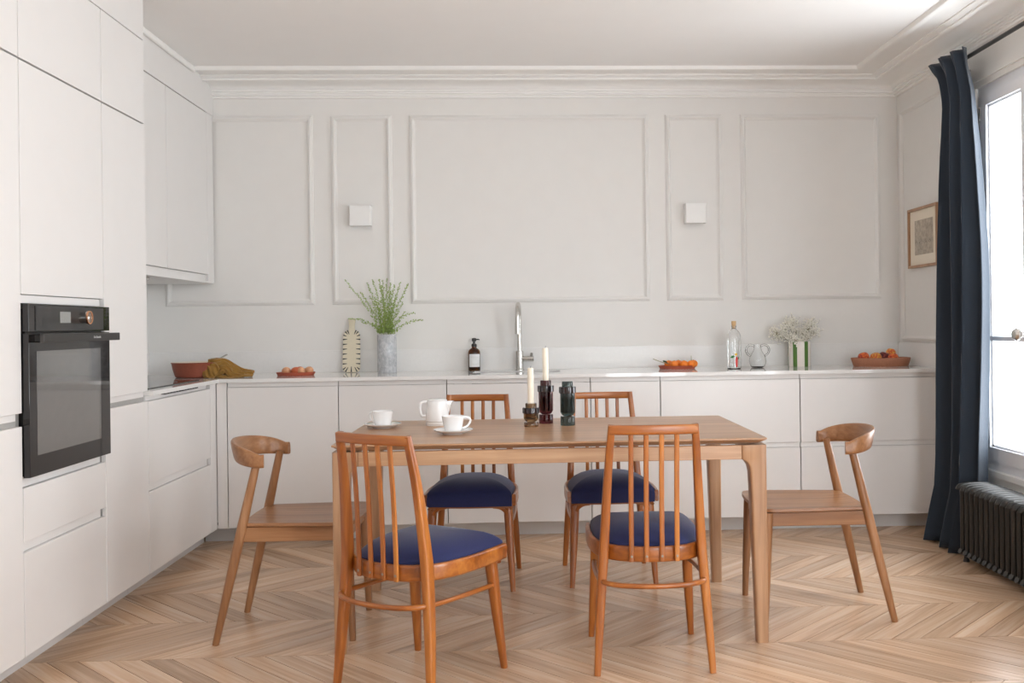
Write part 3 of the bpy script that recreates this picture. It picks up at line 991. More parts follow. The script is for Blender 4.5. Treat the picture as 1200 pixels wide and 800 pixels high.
for a, b in zip(grid, grid[1:]):
    for i in range(NU):
        bm.faces.new((a[i], a[i + 1], b[i + 1], b[i]))
cu = link('curtain', bm, M['curtain'], None, smooth=80, label='dark blue floor-length curtain gathered beside the window', cat='curtain')
so = cu.modifiers.new('thickness', 'SOLIDIFY')
so.thickness = 0.003
rod = thing('curtain_rod', 'black metal curtain rod above the window', 'curtain rod', (RX, -0.60, 2.505))
link('rod', tubed([(0.012, 0.24, 0), (0.012, -1.25, 0)], 0.0105, seg=14), M['black'], rod, smooth=40)
for y in (0.225, -1.20):
    link('bracket', tubed([(0, y, 0), (0.06, y, -0.012), (XR - RX - 0.001, y, -0.012)], 0.006, seg=10), M['black'], rod, smooth=40)
link('finial', lathed([(0.0, 0), (0.013, 0.0), (0.013, 0.014), (0.0, 0.016)], seg=14), M['steel'], rod, (0.012, 0.254, 0), (PI / 2, 0, 0), smooth=40)

rd = thing('radiator', 'low dark cast-iron column radiator under the window', 'radiator', (3.885, -0.735, 0))
bm = bmesh.new()
for x in (-.062, 0, .062):
    tube(bm, spline([(x, 0, .045), (x, 0, .12), (x, 0, .22), (x, 0, .32), (x, 0, .365)], 3), (.017, .0135), seg=12, up=(0, 1, 0))
tube(bm, spline([(-.085, 0, .352), (-.075, 0, .368), (-.03, 0, .374), (.03, 0, .374), (.075, 0, .368), (.085, 0, .352)], 3), (.0175, .015), seg=12)
tube(bm, [(-.082, 0, .055), (-.07, 0, .048), (.07, 0, .048), (.082, 0, .055)], (.0175, .015), seg=12)
bmesh.ops.recalc_face_normals(bm, faces=bm.faces)
sec = bpy.data.meshes.new('section')
for f in bm.faces: f.smooth = True
bm.to_mesh(sec); bm.free()
sec.set_sharp_from_angle(angle=math.radians(60))
sec.materials.append(M['radiator'])
NSEC = 19
for i in range(NSEC):
    put('section', sec, rd, (0, -i * 0.049, 0))
for y in (0, -(NSEC - 1) * .049):
    for x in (-.05, .05):
        link('foot', lathed([(.016, 0), (.012, .02), (.012, .045)], c=(x, y, 0), seg=10), M['radiator'], rd)
link('hub', tubed([(0, .015, .345), (0, -(NSEC - 1) * .049 - .015, .345)], .012, seg=10), M['radiator'], rd)
link('hub', tubed([(0, .015, .055), (0, -(NSEC - 1) * .049 - .015, .055)], .012, seg=10), M['radiator'], rd)

# ------------------------------------------------------------------ on the walls
def sconce(x, label):
    t = thing('wall_light', label, 'wall light', (x, WY, 1.80), group='white plaster wall lights')
    bm = bmesh.new()
    w, d, h, k = .064, .070, .122, .006
    # bent plaster band, open at top and bottom
    outer = [(-w, -.001), (-w, -d + .004), (-w + .004, -d), (w - .004, -d), (w, -d + .004), (w, -.001)]
    inner = [(-w + k, -.001), (-w + k, -d + k), (w - k, -d + k), (w - k, -.001)]
    ol = outer + inner[::-1]
    prism(bm, ol, 0, h)
    link('shade', bm, M['white'], t)
    link('back_plate', bx(-w + k, w - k, -.010, -.001, .012, h - .012), M['white'], t)
    link('lamp_holder', lathed([(.0, .035), (.014, .035), (.016, .05), (.016, .085), (.0, .09)], c=(0, -.034, 0), seg=14), M['white'], t, smooth=40)
sconce(.702, 'white plaster box wall light in the slim panel above the leafy vase')
sconce(2.762, 'white plaster box wall light in the slim panel near the glass bottle')

pf = thing('framed_picture', 'small sepia print in a thin oak frame beside the curtain', 'picture', (XR, 0.215, 1.673))
bm = bmesh.new()
a, b, k = .205, .178, .015
for q in ((-a, a, b - k, b), (-a, a, -b, -b + k), (-a, -a + k, -b + k, b - k), (a - k, a, -b + k, b - k)):
    box(bm, -.024, -.001, q[0], q[1], q[2], q[3])
link('frame', bm, M['oakz'], pf)
link('mount', bx(-.012, -.002, -a + k, a - k, -b + k, b - k), M['mat_board'], pf)
link('print', bx(-.0128, -.012, -.135, .122, -.103, .103), M['art'], pf, label='sepia landscape print')

# ------------------------------------------------------------------ on the worktop
Z = WT1
# pan
pan = thing('saucepan', 'terracotta-coloured pan with cream inside and steel handle on the corner worktop', 'pan', (-0.175, 0.255, Z))
link('pan_body', lathed([(0.0, 0.0), (0.118, 0.0), (0.128, 0.006), (0.140, 0.045), (0.146, 0.078), (0.150, 0.084), (0.1475, 0.087)], seg=44, cap=False), M['terracotta'], pan, smooth=40)
link('lining', lathed([(0.1475, 0.087), (0.143, 0.082), (0.136, 0.045), (0.122, 0.008), (0.0, 0.006)], seg=44, cap=False), M['cream'], pan, smooth=40)
link('handle', tubed(spline([(0.045, 0.125, 0.078), (0.062, 0.145, 0.092), (0.085, 0.170, 0.110), (0.102, 0.188, 0.122)], 5), [(0.009, 0.0045)] * 16, seg=10), M['steel'], pan, smooth=40)

# mustard cloth: a flap over the pan's side, a twisted loop and a tail on the worktop
def cloth_strip(bm, path, widths, ups, wav=0.006, n=20, thick=0.004, seed=0):
    m = len(path)
    rows = []
    for i, (p, w, u) in enumerate(zip(path, widths, ups)):
        p = Vector(p)
        t = (Vector(path[min(i + 1, m - 1)]) - Vector(path[max(i - 1, 0)])).normalized()
        u = Vector(u).normalized()
        side = t.cross(u).normalized()
        nn = side.cross(t).normalized()
        row = []
        for k in range(n + 1):
            a = k / n * 2 - 1
            h = wav * math.sin(a * 7 + seed + i * .15) + wav * .6 * math.sin(a * 13 + seed * 2 - i * .2) - .010 * a * a
            row.append(bm.verts.new(p + side * (a * w) + nn * h))
        rows.append(row)
    for a, b in zip(rows, rows[1:]):
        for k in range(n):
            bm.faces.new((a[k], a[k + 1], b[k + 1], b[k]))
bm = bmesh.new()
P = spline([(-0.105, 0.165, 0.985 - Z), (-0.078, 0.140, 0.965 - Z), (-0.060, 0.120, 0.935 - Z), (-0.040, 0.110, 0.919 - Z)], 6)
cloth_strip(bm, P, [w[0] for w in spline([(.020,), (.045,), (.050,), (.030,)], 6)], [(-.3, -1, .8)] * len(P), .005, seed=1)
P = spline([(-0.095, 0.185, 1.000 - Z), (-0.055, 0.175, 1.000 - Z), (-0.015, 0.185, 1.000 - Z), (0.020, 0.190, .985 - Z), (0.050, 0.195, 0.960 - Z), (0.085, 0.200, 0.938 - Z), (0.120, 0.195, 0.932 - Z), (0.152, 0.195, 0.928 - Z)], 6)
cloth_strip(bm, P, [w[0] for w in spline([(.030,), (.035,), (.030,), (.024,), (.026,), (.028,), (.030,), (.022,)], 6)], [(0, -.8, 1)] * len(P), .006, seed=2)
P = spline([(-0.040, 0.150, 0.925 - Z), (-0.020, 0.135, 0.955 - Z), (0.005, 0.132, 0.972 - Z), (0.028, 0.135, 0.955 - Z), (0.045, 0.140, 0.934 - Z), (0.085, 0.145, 0.926 - Z), (0.110, 0.150, 0.922 - Z)], 6)
cloth_strip(bm, P, [w[0] for w in spline([(.020,), (.026,), (.026,), (.022,), (.022,), (.024,), (.016,)], 6)], [(0, -1, .9)] * len(P), .005, seed=3)
P = spline([(-0.060, 0.176, 0.930 - Z), (0.0, 0.172, 0.945 - Z), (0.05, 0.175, 0.935 - Z), (0.11, 0.180, 0.928 - Z)], 6)
cloth_strip(bm, P, [w[0] for w in spline([(.012,), (.034,), (.024,), (.014,)], 6)], [(0, -1, .2)] * len(P), .003, seed=5)
P = spline([(-0.060, 0.150, 0.918 - Z), (-0.030, 0.155, 0.926 - Z), (0.030, 0.165, 0.921 - Z), (0.075, 0.165, 0.923 - Z), (0.125, 0.170, 0.924 - Z), (0.148, 0.175, 0.920 - Z)], 6)
cloth_strip(bm, P, [w[0] for w in spline([(.020,), (.032,), (.040,), (.045,), (.038,), (.025,)], 6)], [(0, 0, 1)] * len(P), .003, seed=4)
bmesh.ops.translate(bm, verts=bm.verts[:], vec=(0, -0.005, 0))
lowest = min(v.co.z for v in bm.verts)
for v in bm.verts: v.co.z = max(v.co.z, 0.003)
tw = link('kitchen_towel', bm, M['mustard'], None, (0, 0, Z), smooth=80, label='crumpled mustard linen towel lying against the terracotta pan', cat='towel')
so = tw.modifiers.new('thickness', 'SOLIDIFY')
so.thickness = 0.005

# plates of eggs, clementines and peaches
def dish(name, label, loc, rx, ry, h, mat, flare=.9):
    bm = bmesh.new()
    lathe(bm, [(0.0, 0.0), (flare, 0.0), (flare + .02, 0.002), (1.0, h), (.975, h + .001), (.90, .006), (0.0, .005)], seg=48, sx=rx, sy=ry)
    return link(name, bm, mat, None, loc, smooth=40, label=label, cat='plate' if h < .04 else 'tray')
dish('plate', 'small red terracotta plate holding eggs', (0.367, 0.285, Z), .112, .085, .019, M['terracotta2'])
def egg(x, y, rz, tilt, mat, label, s=1.0):
    bm = bmesh.new()
    prof = []
    for i in range(13):
        t = PI * i / 12
        prof.append((max(0, .0225 * math.sin(t) * (1 - .12 * math.cos(t))) * s, -.029 * math.cos(t) * s))
    lathe(bm, prof, seg=18)
    link('egg', bm, mat, None, (x, y, Z + .005 + .0228 * s), (tilt, 0, rz), smooth=60, label=label, cat='egg', group='eggs on the terracotta plate')
T = 'pale tan egg lying on the red terracotta plate'
egg(.315, .270, .9, 1.45, M['egg'], T)
egg(.372, .255, 1.35, 1.5, M['egg_dark'], 'dark russet egg lying among paler eggs on terracotta plate')
egg(.383, .310, 1.2, 1.5, M['egg_dark'], 'russet egg half hidden behind the dark russet egg')
egg(.407, .252, .1, 1.3, M['egg'], T, .95)
egg(.440, .290, 1.2, 1.5, M['egg'], T)

dish('plate', 'flat red terracotta plate holding clementines', (2.612, 0.425, Z), .115, .085, .019, M['terracotta2'])
def clementine(x, y, label, stem=0.0, s=1.0):
    t = thing('clementine', label, 'clementine', (x, y, Z + .005 + .023 * s), random.random() * 3, 'clementines on the terracotta plate')
    bm = bmesh.new()
    R = .0272 * s
    lathe(bm, [(max(0, R * math.sin(PI * i / 12)), -.023 * s * math.cos(PI * i / 12) * (1 if i < 9 else .96)) for i in range(13)], seg=20)
    link('fruit', bm, M['orange'], t, smooth=70)
    link('calyx', lathed([(0.0, .0215 * s), (.004, .0218 * s), (.003, .0235 * s), (0.0, .024 * s)], seg=8), M['stem'], t)
    if stem:
        link('stalk', tubed([(0, 0, .022 * s), (.001, .001, .022 * s + stem)], [.0016, .0012], seg=6), M['stem'], t)
CL = 'orange clementine without a stalk on the terracotta plate'
clementine(2.563, .440, 'orange clementine at the plate edge behind the leaf sprig', 0)
clementine(2.588, .385, CL)
clementine(2.625, .455, CL)
clementine(2.646, .380, CL)
clementine(2.692, .390, 'orange clementine with a tall thin stalk on the terracotta plate', .028)
clementine(2.712, .435, CL)
sg = thing('leaf_sprig', 'thin clementine twig with one dark leaf leaning on the plate edge', 'twig', (2.525, .375, Z + .02))
link('twig', tubed(spline([(.03, .005, .012), (0, 0, .018), (-.035, -.01, .030), (-.068, -.015, .043)], 4), .0022, seg=7), M['gypstem'], sg, smooth=60)
bm = bmesh.new()
a = [bm.verts.new(p) for p in ((.022, -.004, .016), (.010, -.012, .030), (-.008, -.006, .034), (-.004, .008, .024), (.012, .010, .020))]
bm.faces.new(a)
lf = link('leaf', bm, M['leaf_dark'], sg)
lf.modifiers.new('thickness', 'SOLIDIFY').thickness = .001

bm = bmesh.new()
lathe(bm, [(0.0, 0.0), (.90, 0.0), (.915, .002), (1.0, .050), (.972, .052), (.89, .010), (0.0, .009)], seg=56, sx=.181, sy=.105)
link('tray', bm, M['clay'], None, (3.838, .365, Z), smooth=40, label='oval brown clay tray holding peaches in the worktop corner', cat='tray')
def peach(x, y, z, mat, label, r=.0345):
    bm = bmesh.new()
    prof = []
    for i in range(15):
        t = PI * i / 14
        dip = .008 * math.exp(-((t - PI) / .35) ** 2)
        prof.append((max(0, r * math.sin(t)), -r * .95 * math.cos(t) - dip))
    lathe(bm, prof, seg=20)
    for v in bm.verts:                                   # the seam down one side
        an = math.atan2(v.co.y, v.co.x)
        k = 1 - .06 * math.exp(-((an + 1.2) / .25) ** 2)
        v.co.x *= k; v.co.y *= k
    link('peach', bm, mat, None, (x, y, Z + z), (.25, .15, random.random() * 6), smooth=70, label=label, cat='peach', group='peaches on the clay tray')
peach(3.735, .37, .054, M['peach_red'], 'round orange-red peach at the tray end by the striped vase')
peach(3.800, .345, .052, M['peach_gold'], 'yellow-gold peach lying beside a dark peach')
peach(3.862, .375, .054, M['peach_dark'], 'dark maroon peach between the golden peach and the red ones')
peach(3.905, .345, .046, M['peach_red'], 'orange-red peach at the tray end by the window, under another peach')
peach(3.914, .400, .078, M['peach_gold'], 'topmost red-yellow peach resting on its neighbours and the tray side', .030)

# striped board leaning on the upstand
cb = thing('serving_board', 'cream paddle board with black edge stripes leaning on the wall', 'board', (0.640, 0.548, Z + .002))
cb.rotation_euler = (-math.radians(9.5), 0, math.radians(2))
w = .053
out = [(-w + .018, 0), (-w + .006, .008), (-w, .025), (-w + .001, .12), (-w + .004, .225), (-w + .010, .245), (-w + .024, .256), (-.022, .258), (-.017, .266), (-.017, .29), (-.0215, .322), (-.018, .331)]
out = [(-x, z) for x, z in out] + out[::-1]
bm = bmesh.new()
fr_ = [bm.verts.new((x, -.005, z)) for x, z in out]
bk_ = [bm.verts.new((x, .005, z)) for x, z in out]
bm.faces.new(fr_); bm.faces.new(bk_[::-1]); bridge(bm, fr_, bk_)
link('paddle', bm, M['board'], cb)
stripes = [((s * (w - .0005), z), (s * (w - .026), z + .002)) for s in (-1, 1) for z in (.05, .08, .11, .14, .17, .20)]
stripes += [((s * (w - .004), .016), (s * (w - .021), .030)) for s in (-1, 1)] + [((s * (w - .018), .002), (s * .020, .030)) for s in (-1, 1)] + [((0, .001), (0, .034))]
stripes += [((s * (w - .003), .228), (s * (w - .022), .220)) for s in (-1, 1)] + [((s * (w - .014), .249), (s * (w - .028), .232)) for s in (-1, 1)] + [((s * .026, .2565), (s * .015, .232)) for s in (-1, 1)]
for (x0, z0), (x1, z1) in stripes:
    bm = bmesh.new()
    d = Vector((x1 - x0, z1 - z0)).normalized()
    nx, nz_ = -d.y * .0043, d.x * .0043
    q = [(x0 + nx, z0 + nz_), (x0 - nx, z0 - nz_), (x1 - nx * .35, z1 - nz_ * .35), (x1 + nx * .35, z1 + nz_ * .35)]
    f_ = [bm.verts.new((x, -.0056, z)) for x, z in q]
    b_ = [bm.verts.new((x, -.0049, z)) for x, z in q]
    bm.faces.new(f_); bm.faces.new(b_[::-1]); bridge(bm, f_, b_)
    link('stripe', bm, M['ink'], cb)

# marble vase with branches
VX, VY = .866, .480
link('vase', lathed([(0.0, 0.0), (.055, 0.0), (.0575, .003), (.0575, .226), (.0555, .229), (.052, .229), (.050, .226), (.050, .02), (0.0, .02)], seg=44), M['marble'], None, (VX, VY, Z), smooth=40, label='tall cylindrical grey marble vase beside the striped board', cat='vase')
tips = [(-.245, -.02, .345), (-.232, .00, .110), (-.120, .03, .330), (-.075, -.04, .345), (-.045, .02, .350), (-.018, -.03, .340), (.000, .03, .355), (.028, -.02, .325), (.045, .03, .315), (.085, .00, .330), (.135, -.02, .320), (.170, .02, .140), (.225, -.03, .098), (-.160, .02, .275), (.060, -.06, .200), (-.060, -.06, .230), (-.140, -.03, .085), (.095, .04, .210), (-.012, -.07, .250), (.020, .05, .280), (-.100, .00, .250), (.115, -.03, .150), (-.03, .0, .31), (.06, .01, .26)]
for tx, ty, tz in tips:
    lab = {-.245: 'longest leafy twig leaning out high above the striped board', -.232: 'leafy twig drooping level over the handle of the striped board',
           .225: 'thin leafy twig stretching out level towards the soap bottle', .135: 'thin bare-looking twig leaning up and out towards the soap bottle',
           .170: 'short leafy twig just above the level one towards soap bottle', -.140: 'low drooping leafy twig close above the striped board'}
    br = thing('leafy_branch', lab.get(tx, 'upright olive-green leafy twig in the middle of the marble vase'), 'branch', (VX, VY, Z + .215), 0, 'green branches in the marble vase')
    L = math.sqrt(tx * tx + ty * ty + tz * tz)
    sx_, sy_ = max(-.032, min(.032, tx * .16)), max(-.03, min(.03, ty * .3))
    low = tz < .15
    path = spline([(sx_, sy_, -.10), (sx_ * 1.2, sy_ * 1.2, .0), (tx * .35, ty * .35, (tz * .62 if low else tz * .40)), (tx * .72, ty * .72, (tz * .95 if low else tz * .75)), (tx, ty, tz)], 8)
    link('stem', tubed(path, [max(.0007, .0017 * (1 - i / len(path))) for i in range(len(path))], seg=5), M['stem'], br)
    bm = bmesh.new()
    k = int(80 * L / .3)
    for j in range(k):
        f = .30 + .68 * j / k
        i0 = min(int(f * (len(path) - 1)), len(path) - 2)
        g = f * (len(path) - 1) - i0
        p = Vector(path[i0]).lerp(Vector(path[i0 + 1]), g)
        tdir = (Vector(path[i0 + 1]) - Vector(path[i0])).normalized()
        ax = Vector((random.uniform(-1, 1), random.uniform(-1, 1), random.uniform(-1, 1)))
        side = (ax - tdir * ax.dot(tdir)).normalized()
        size = (.016 * (1 - .72 * f) + .0035) * random.uniform(.7, 1.25)
        d = (side * .9 + tdir * .7).normalized()
        wv = d.cross(Vector((random.uniform(-1, 1), random.uniform(-1, 1), random.uniform(-1, 1)))).normalized() * size * .36
        off = side * random.uniform(0, .012) * (1 - f)
        a = [bm.verts.new(p + off), bm.verts.new(p + off + d * size * .5 + wv), bm.verts.new(p + off + d * size), bm.verts.new(p + off + d * size * .5 - wv)]
        bm.faces.new(a)
    link('leaves', bm, M['leaf'], br)

# soap bottle
sb = thing('soap_bottle', 'brown glass soap bottle with white label and black pump', 'soap bottle', (1.385, .545, Z), math.radians(8))
link('bottle', lathed([(0.0, 0.0), (.034, 0.0), (.037, .004), (.037, .108), (.035, .120), (.028, .131), (.018, .137), (.0145, .141), (.0145, .150), (.0115, .150), (.0115, .141), (.025, .129), (.0335, .112), (.0345, .008), (0.0, .006)], seg=36), M['amber'], sb, smooth=40)
link('liquid', lathed([(0.0, .0065), (.034, .0085), (.034, .085), (0.0, .085)], seg=30), plain('brown_soap', srgb(74, 40, 14), .2), sb, smooth=40)
bm = bmesh.new()
K = 20
A0, A1 = -PI / 2 - 1.0, -PI / 2 + 1.0
rg = [[bm.verts.new((r * math.cos(A0 + (A1 - A0) * i / K), r * math.sin(A0 + (A1 - A0) * i / K), z)) for i in range(K + 1)] for r, z in ((.0373, .024), (.0373, .102), (.0378, .102), (.0378, .024))]
for a, b in zip(rg, rg[1:] + rg[:1]):
    for i in range(K): bm.faces.new((a[i], a[i + 1], b[i + 1], b[i]))
lb = link('label', bm, M['paper'], sb, smooth=40, label='white paper label')
for z, h, sp_ in ((.080, .0022, .62), (.072, .0012, .34), (.042, .0010, .45), (.038, .0010, .45), (.034, .0010, .30)):
    bm = bmesh.new()
    aa = [[bm.verts.new((.03795 * math.cos(-PI / 2 - sp_ + 2 * sp_ * i / 10), .03795 * math.sin(-PI / 2 - sp_ + 2 * sp_ * i / 10), zz)) for i in range(11)] for zz in (z, z + h)]
    for i in range(10): bm.faces.new((aa[0][i], aa[0][i + 1], aa[1][i + 1], aa[1][i]))
    link('printed_line', bm, M['print'], lb)
pm = link('pump', lathed([(.0165, .146), (.0165, .160), (.012, .164), (.007, .166), (.007, .178), (.013, .180), (.014, .196), (.010, .199), (0.0, .2)], seg=20), M['black'], sb, smooth=40)
link('nozzle', tubed([(.005, 0, .190), (.028, -.006, .191), (.032, -.007, .187)], [.005, .0035, .003], seg=10), M['black'], pm, smooth=40)

# tap
tp = thing('tap', 'tall brushed steel kitchen tap with gooseneck spout and side lever', 'tap', (1.662, .540, Z))
link('base', lathed([(0.0, 0.0), (.027, 0.0), (.027, .004), (.023, .007), (.023, .115), (.019, .118), (.0, .118)], seg=26), M['steel'], tp, smooth=40)
arc = [(0, 0, .10), (0, 0, .20), (0, 0, .30)] + [(-.010 * (1 - math.cos(t)) / 2, -.085 * (1 - math.cos(t)), .315 + .085 * math.sin(t)) for t in [PI * i / 14 for i in range(1, 15)]]
link('spout', tubed(arc + [(-.010, -.17, .29), (-.010, -.17, .225)], .0135, seg=18, up=(1, 0.02, 0)), M['steel'], tp, smooth=50)
link('spray_head', tubed([(-.010, -.17, .290), (-.010, -.17, .222)], [.0155, .0155], seg=18, up=(0, 1, 0)), M['steel'], tp, smooth=40)
lv = link('valve', tubed([(.015, 0, .07), (.086, -.004, .07)], .0165, seg=20), M['steel'], tp, smooth=40)
link('lever', tubed([(.070, -.003, .072), (.074, -.01, .105)], [(.005, .010), (.004, .008)], seg=12, up=(1, 0, 0), n=3), M['steel'], lv, smooth=40)

# glass bottle with a painted flower figure
gb = thing('glass_bottle', 'clear glass water bottle with painted red flower and cork stopper', 'bottle', (2.932, .300, Z))
link('bottle', lathed([(0.0, 0.0), (.038, 0.0), (.0415, .004), (.0415, .180), (.039, .200), (.031, .219), (.019, .231), (.0125, .236), (.0125, .247), (.0150, .249), (.0150, .256), (.0105, .256), (.0105, .237), (.017, .2285), (.029, .2165), (.0365, .199), (.039, .179), (.039, .007), (0.0, .006)], seg=40), M['clear'], gb, smooth=40)
link('water', lathed([(0.0, .0064), (.0386, .0075), (.0386, .178), (.0, .178)], seg=40), M['water'], gb, smooth=40)
link('stopper', lathed([(0.0, .240), (.0095, .240), (.0108, .258), (.0135, .259), (.014, .282), (.0, .283)], seg=18), M['cork'], gb, smooth=40)
for nm, mt, pts in (('painted_stem', 'painted_red', [(.0, .012), (.010, .012), (.012, .05), (.014, .065), (.004, .075), (-.003, .055)]),
                    ('painted_blossom', 'painted_yellow', [(-.006, .082), (.002, .078), (.010, .083), (.008, .092), (-.002, .094)]),
                    ('painted_leaf', 'painted_green', [(-.032, .066), (-.018, .064), (-.006, .074), (-.016, .082), (-.026, .076)]),
                    ('painted_leaf', 'painted_green', [(.012, .056), (.022, .060), (.021, .072), (.013, .068)])):
    bm = bmesh.new()
    a = [bm.verts.new((.0419 * math.sin(x / .0419), -.0419 * math.cos(x / .0419), z)) for x, z in pts]
    b = [bm.verts.new((.0425 * math.sin(x / .0419), -.0425 * math.cos(x / .0419), z)) for x, z in pts]
    bm.faces.new(a[::-1]); bm.faces.new(b); bridge(bm, a, b)
    link(nm, bm, M[mt], gb)

# round glass vase with two dark-lined handles
gv_ = thing('glass_jug', 'round clear glass vase with two looped dark-lined handles', 'vase', (3.098, .405, Z))
link('bowl', lathed([(0.0, 0.0), (.028, 0.0), (.042, .008), (.050, .028), (.0515, .045), (.047, .066), (.036, .085), (.026, .100), (.022, .115), (.023, .140), (.021, .140), (.020, .115), (.024, .099), (.034, .084), (.045, .065), (.0493, .045), (.0478, .029), (.040, .010), (0.0, .004)], seg=40), M['clear'], gv_, smooth=50)
for s in (-1, 1):
    hpath = spline([(s * .020, 0, .128), (s * .040, 0, .137), (s * .062, 0, .128), (s * .070, 0, .106), (s * .062, 0, .084), (s * .046, 0, .072)], 6)
    hh = link('handle', tubed(hpath, .0062, seg=12, up=(0, 1, 0)), M['clear'], gv_, smooth=50)
    for off in (.0062, -.0062):
        link('dark_line', tubed([(s * .044 + (p[0] - s * .044) * (1 + off * 22), -.001, .105 + (p[2] - .105) * (1 + off * 22)) for p in hpath], .0013, seg=6, up=(0, 1, 0)), M['dark_rim'], hh, smooth=50)

# green and white striped vase with gypsophila
SVX, SVY = 3.383, .505
bm = bmesh.new()
seg = 48
prof = [(.066, 0.0), (.068, .003), (.069, .150), (.067, .152), (.064, .150), (.063, .01)]
rings = [[bm.verts.new((r * math.cos(2 * PI * i / seg), r * math.sin(2 * PI * i / seg), z)) for i in range(seg)] for r, z in prof]
for a, b in zip(rings, rings[1:]):
    for i in range(seg):
        f = bm.faces.new((a[i], a[(i + 1) % seg], b[(i + 1) % seg], b[i]))
        f.material_index = 1 if ((i + 2) % 8) < 3 else 0
bm.faces.new(rings[0][::-1]); bm.faces.new(rings[-1])
link('vase', bm, [M['stripe_white'], M['stripe_green']], None, (SVX, SVY, Z), (0, 0, -.09), smooth=40, label='vase with vertical green and white stripes holding dried white blossoms', cat='vase')
gy = thing('gypsophila_bouquet', 'dry white gypsophila bunch in the striped vase', 'flowers', (SVX, SVY, Z + .14))
stems = bmesh.new()
bl = bmesh.new()
random.seed(11)
centers = [(-.150, .0, .075), (-.100, -.03, .095), (-.060, .02, .125), (-.085, .01, .055), (-.045, -.045, .022), (-.02, .0, .085), (.03, .02, .07), (.055, -.02, .105), (.085, .01, .125), (.095, -.01, .07), (.02, -.04, .04), (-.13, .03, .05), (.06, .03, .05), (-.03, .04, .135), (-.065, -.05, .04)]
for cx, cyy, cz in centers:
    tube(stems, spline([(cx * .1, cyy * .2, -.11), (cx * .35, cyy * .4, .0), (cx, cyy, cz)], 4), .0010, seg=4)
    for j in range(110):
        g = Vector((random.gauss(0, .019), random.gauss(0, .019), random.gauss(0, .017)))
        p = Vector((cx, cyy, cz)) + g
        r = random.uniform(.0024, .0052)
        mt = bmesh.ops.create_icosphere(bl, subdivisions=1, radius=r, matrix=Matrix.Translation(p))
        if j % 4 == 0:
            tube(stems, [(cx * .9, cyy * .9, cz * .9 - .012), tuple(p)], .0005, seg=3)
link('stems', stems, M['gypstem'], gy)
link('blossoms', bl, M['gyp'], gy, kind='stuff', smooth=80)

# ------------------------------------------------------------------ on the table
def saucer(x, y, label):
    link('saucer', lathed([(0.0, .002), (.036, .0), (.040, 0.0), (.043, .004), (.062, .009), (.0775, .0165), (.0785, .0185), (.077, .019), (.060, .0125), (.040, .008), (0.0, .007)], seg=44), M['porcelain'], None, (x, y, TH), smooth=50, label=label, cat='saucer', group='white saucers on the table')
def cup(x, y, rz, label):
    t = thing('cup', label, 'cup', (x, y, TH + .0085), rz, 'white cups on the table')
    link('cup_body', lathed([(0.0, .001), (.029, .0), (.032, .002), (.035, .012), (.0405, .040), (.0445, .062), (.0435, .063), (.0422, .061), (.038, .040), (.032, .012), (0.0, .006)], seg=40), M['porcelain'], t, smooth=50)
    link('handle', tubed(spline([(.0405, 0, .055), (.056, 0, .056), (.068, 0, .047), (.067, 0, .034), (.055, 0, .020), (.0365, 0, .012)], 6), (.0045, .0032), seg=10, up=(0, 1, 0)), M['porcelain'], t, smooth=50)
saucer(1.085, -1.245, 'white saucer under the cup by the oven-side end of the table')
cup(1.085, -1.245, math.radians(150), 'white coffee cup on saucer by the oven-side end of the table')
saucer(1.401, -1.520, 'white saucer under the cup in front of the coffee pot')
cup(1.401, -1.520, math.radians(12), 'white coffee cup with visible handle on saucer before the coffee pot')
pt_ = thing('coffee_pot', 'white porcelain coffee pot with flat lid and pointed spout', 'coffee pot', (1.309, -1.175, TH), math.radians(6))
link('pot_body', lathed([(0.0, 0.0), (.047, 0.0), (.048, .002), (.048, .012), (.0465, .013), (.0465, .016), (.050, .020), (.049, .050), (.045, .085), (.0435, .104), (.042, .106), (.0, .106)], seg=44), M['porcelain'], pt_, smooth=40)
link('lid', lathed([(.042, .1065), (.0425, .109), (.036, .113), (.0, .114)], seg=40), M['porcelain'], pt_, smooth=40)
bm = bmesh.new()
secs = []
for z, r0, r1, w_ in ((.046, .040, .049, .004), (.062, .040, .054, .010), (.080, .038, .060, .015), (.098, .036, .068, .018), (.1035, .036, .074, .016)):
    secs.append([bm.verts.new(p) for p in ((r0, w_, z), (r1 * .78 + r0 * .22, w_ * .8, z), (r1, 0, z), (r1 * .78 + r0 * .22, -w_ * .8, z), (r0, -w_, z))])
for a, b in zip(secs, secs[1:]): bridge(bm, a, b)
bm.faces.new(secs[0][::-1]); bm.faces.new(secs[-1])
link('spout', bm, M['porcelain'], pt_, smooth=50)
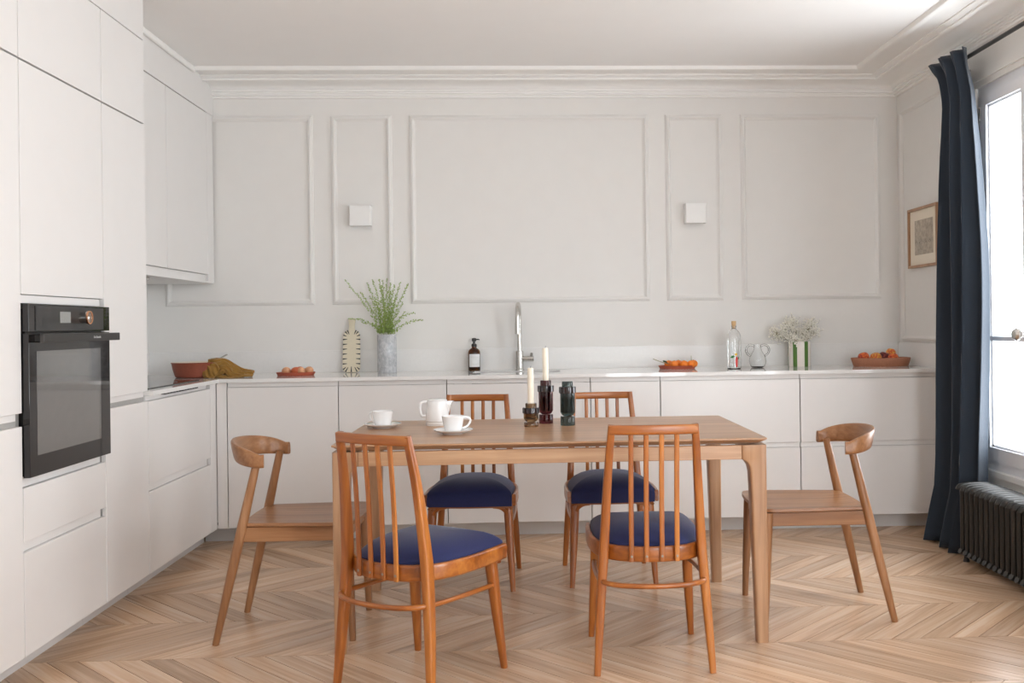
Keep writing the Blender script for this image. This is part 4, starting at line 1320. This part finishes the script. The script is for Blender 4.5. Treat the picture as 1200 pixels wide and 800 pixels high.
link('handle', tubed(spline([(-.043, 0, .100), (-.058, 0, .101), (-.070, 0, .094), (-.073, 0, .075), (-.070, 0, .050), (-.062, 0, .040), (-.047, 0, .042)], 6), (.006, .004), seg=10, up=(0, 1, 0)), M['porcelain'], pt_, smooth=50)

def holder(x, y, tall_, body, collar, label):
    t = thing('candle_holder', label, 'candle holder', (x, y, TH), 0, 'glass candle holders on the table')
    if tall_:
        b0, b1, c0, c1, top = .040, .140, .136, .164, .186
    else:
        b0, b1, c0, c1, top = .020, .060, .056, .080, .098
    link('foot', lathed([(0.0, 0.0), (.0305, 0.0), (.031, .002), (.031, b0 - .004), (.029, b0 - .001), (.0, b0 - .001)], seg=34), body, t, smooth=40)
    r = .0315
    link('cup', lathed([(0.0, b0), (.018, b0), (.026, b0 + .005), (r, b0 + .016), (r, b1), (r - .006, b1), (r - .006, b0 + .020), (.018, b0 + .013), (0.0, b0 + .012)], seg=34), body, t, smooth=40)
    link('collar', lathed([(.020, c0), (.0345, c0), (.0365, c0 + .002), (.0365, c1 - .002), (.0345, c1), (.020, c1)], seg=34), collar, t, smooth=40)
    link('socket', lathed([(.0145, c0 + .006), (.0225, c0 + .006), (.0235, c1), (.0235, top - .002), (.022, top), (.0145, top)], seg=30), body, t, smooth=40)
    return top, c0 + .006
t1 = holder(1.712, -1.295, False, M['smoke'], M['plum_dark'], 'short smoky-brown glass candle holder with dark collar')
t2 = holder(1.778, -1.168, True, M['plum'], M['plum_dark'], 'tall aubergine glass candle holder with a candle in it')
t3 = holder(1.868, -1.268, True, M['pine'], M['plum_dark'], 'tall grey-green glass candle holder without a candle')
def candle(x, y, z0, z1, label):
    t = thing('candle', label, 'candle', (x, y, TH + z0), 0, 'ivory candles on the table')
    h = z1 - z0
    link('wax', lathed([(0.0, 0.0), (.0128, 0.0), (.0130, h - .004), (.0105, h), (.004, h - .001), (0.0, h - .001)], seg=22), M['wax'], t, smooth=40)
    link('wick', tubed([(0, 0, h - .003), (.0008, 0, h + .005), (.002, 0, h + .009)], .0009, seg=6), M['ink'], t)
candle(1.712, -1.295, .060, .246, 'ivory candle standing in the short smoky-brown holder')
candle(1.778, -1.168, .140, .326, 'ivory candle standing in the tall aubergine holder')
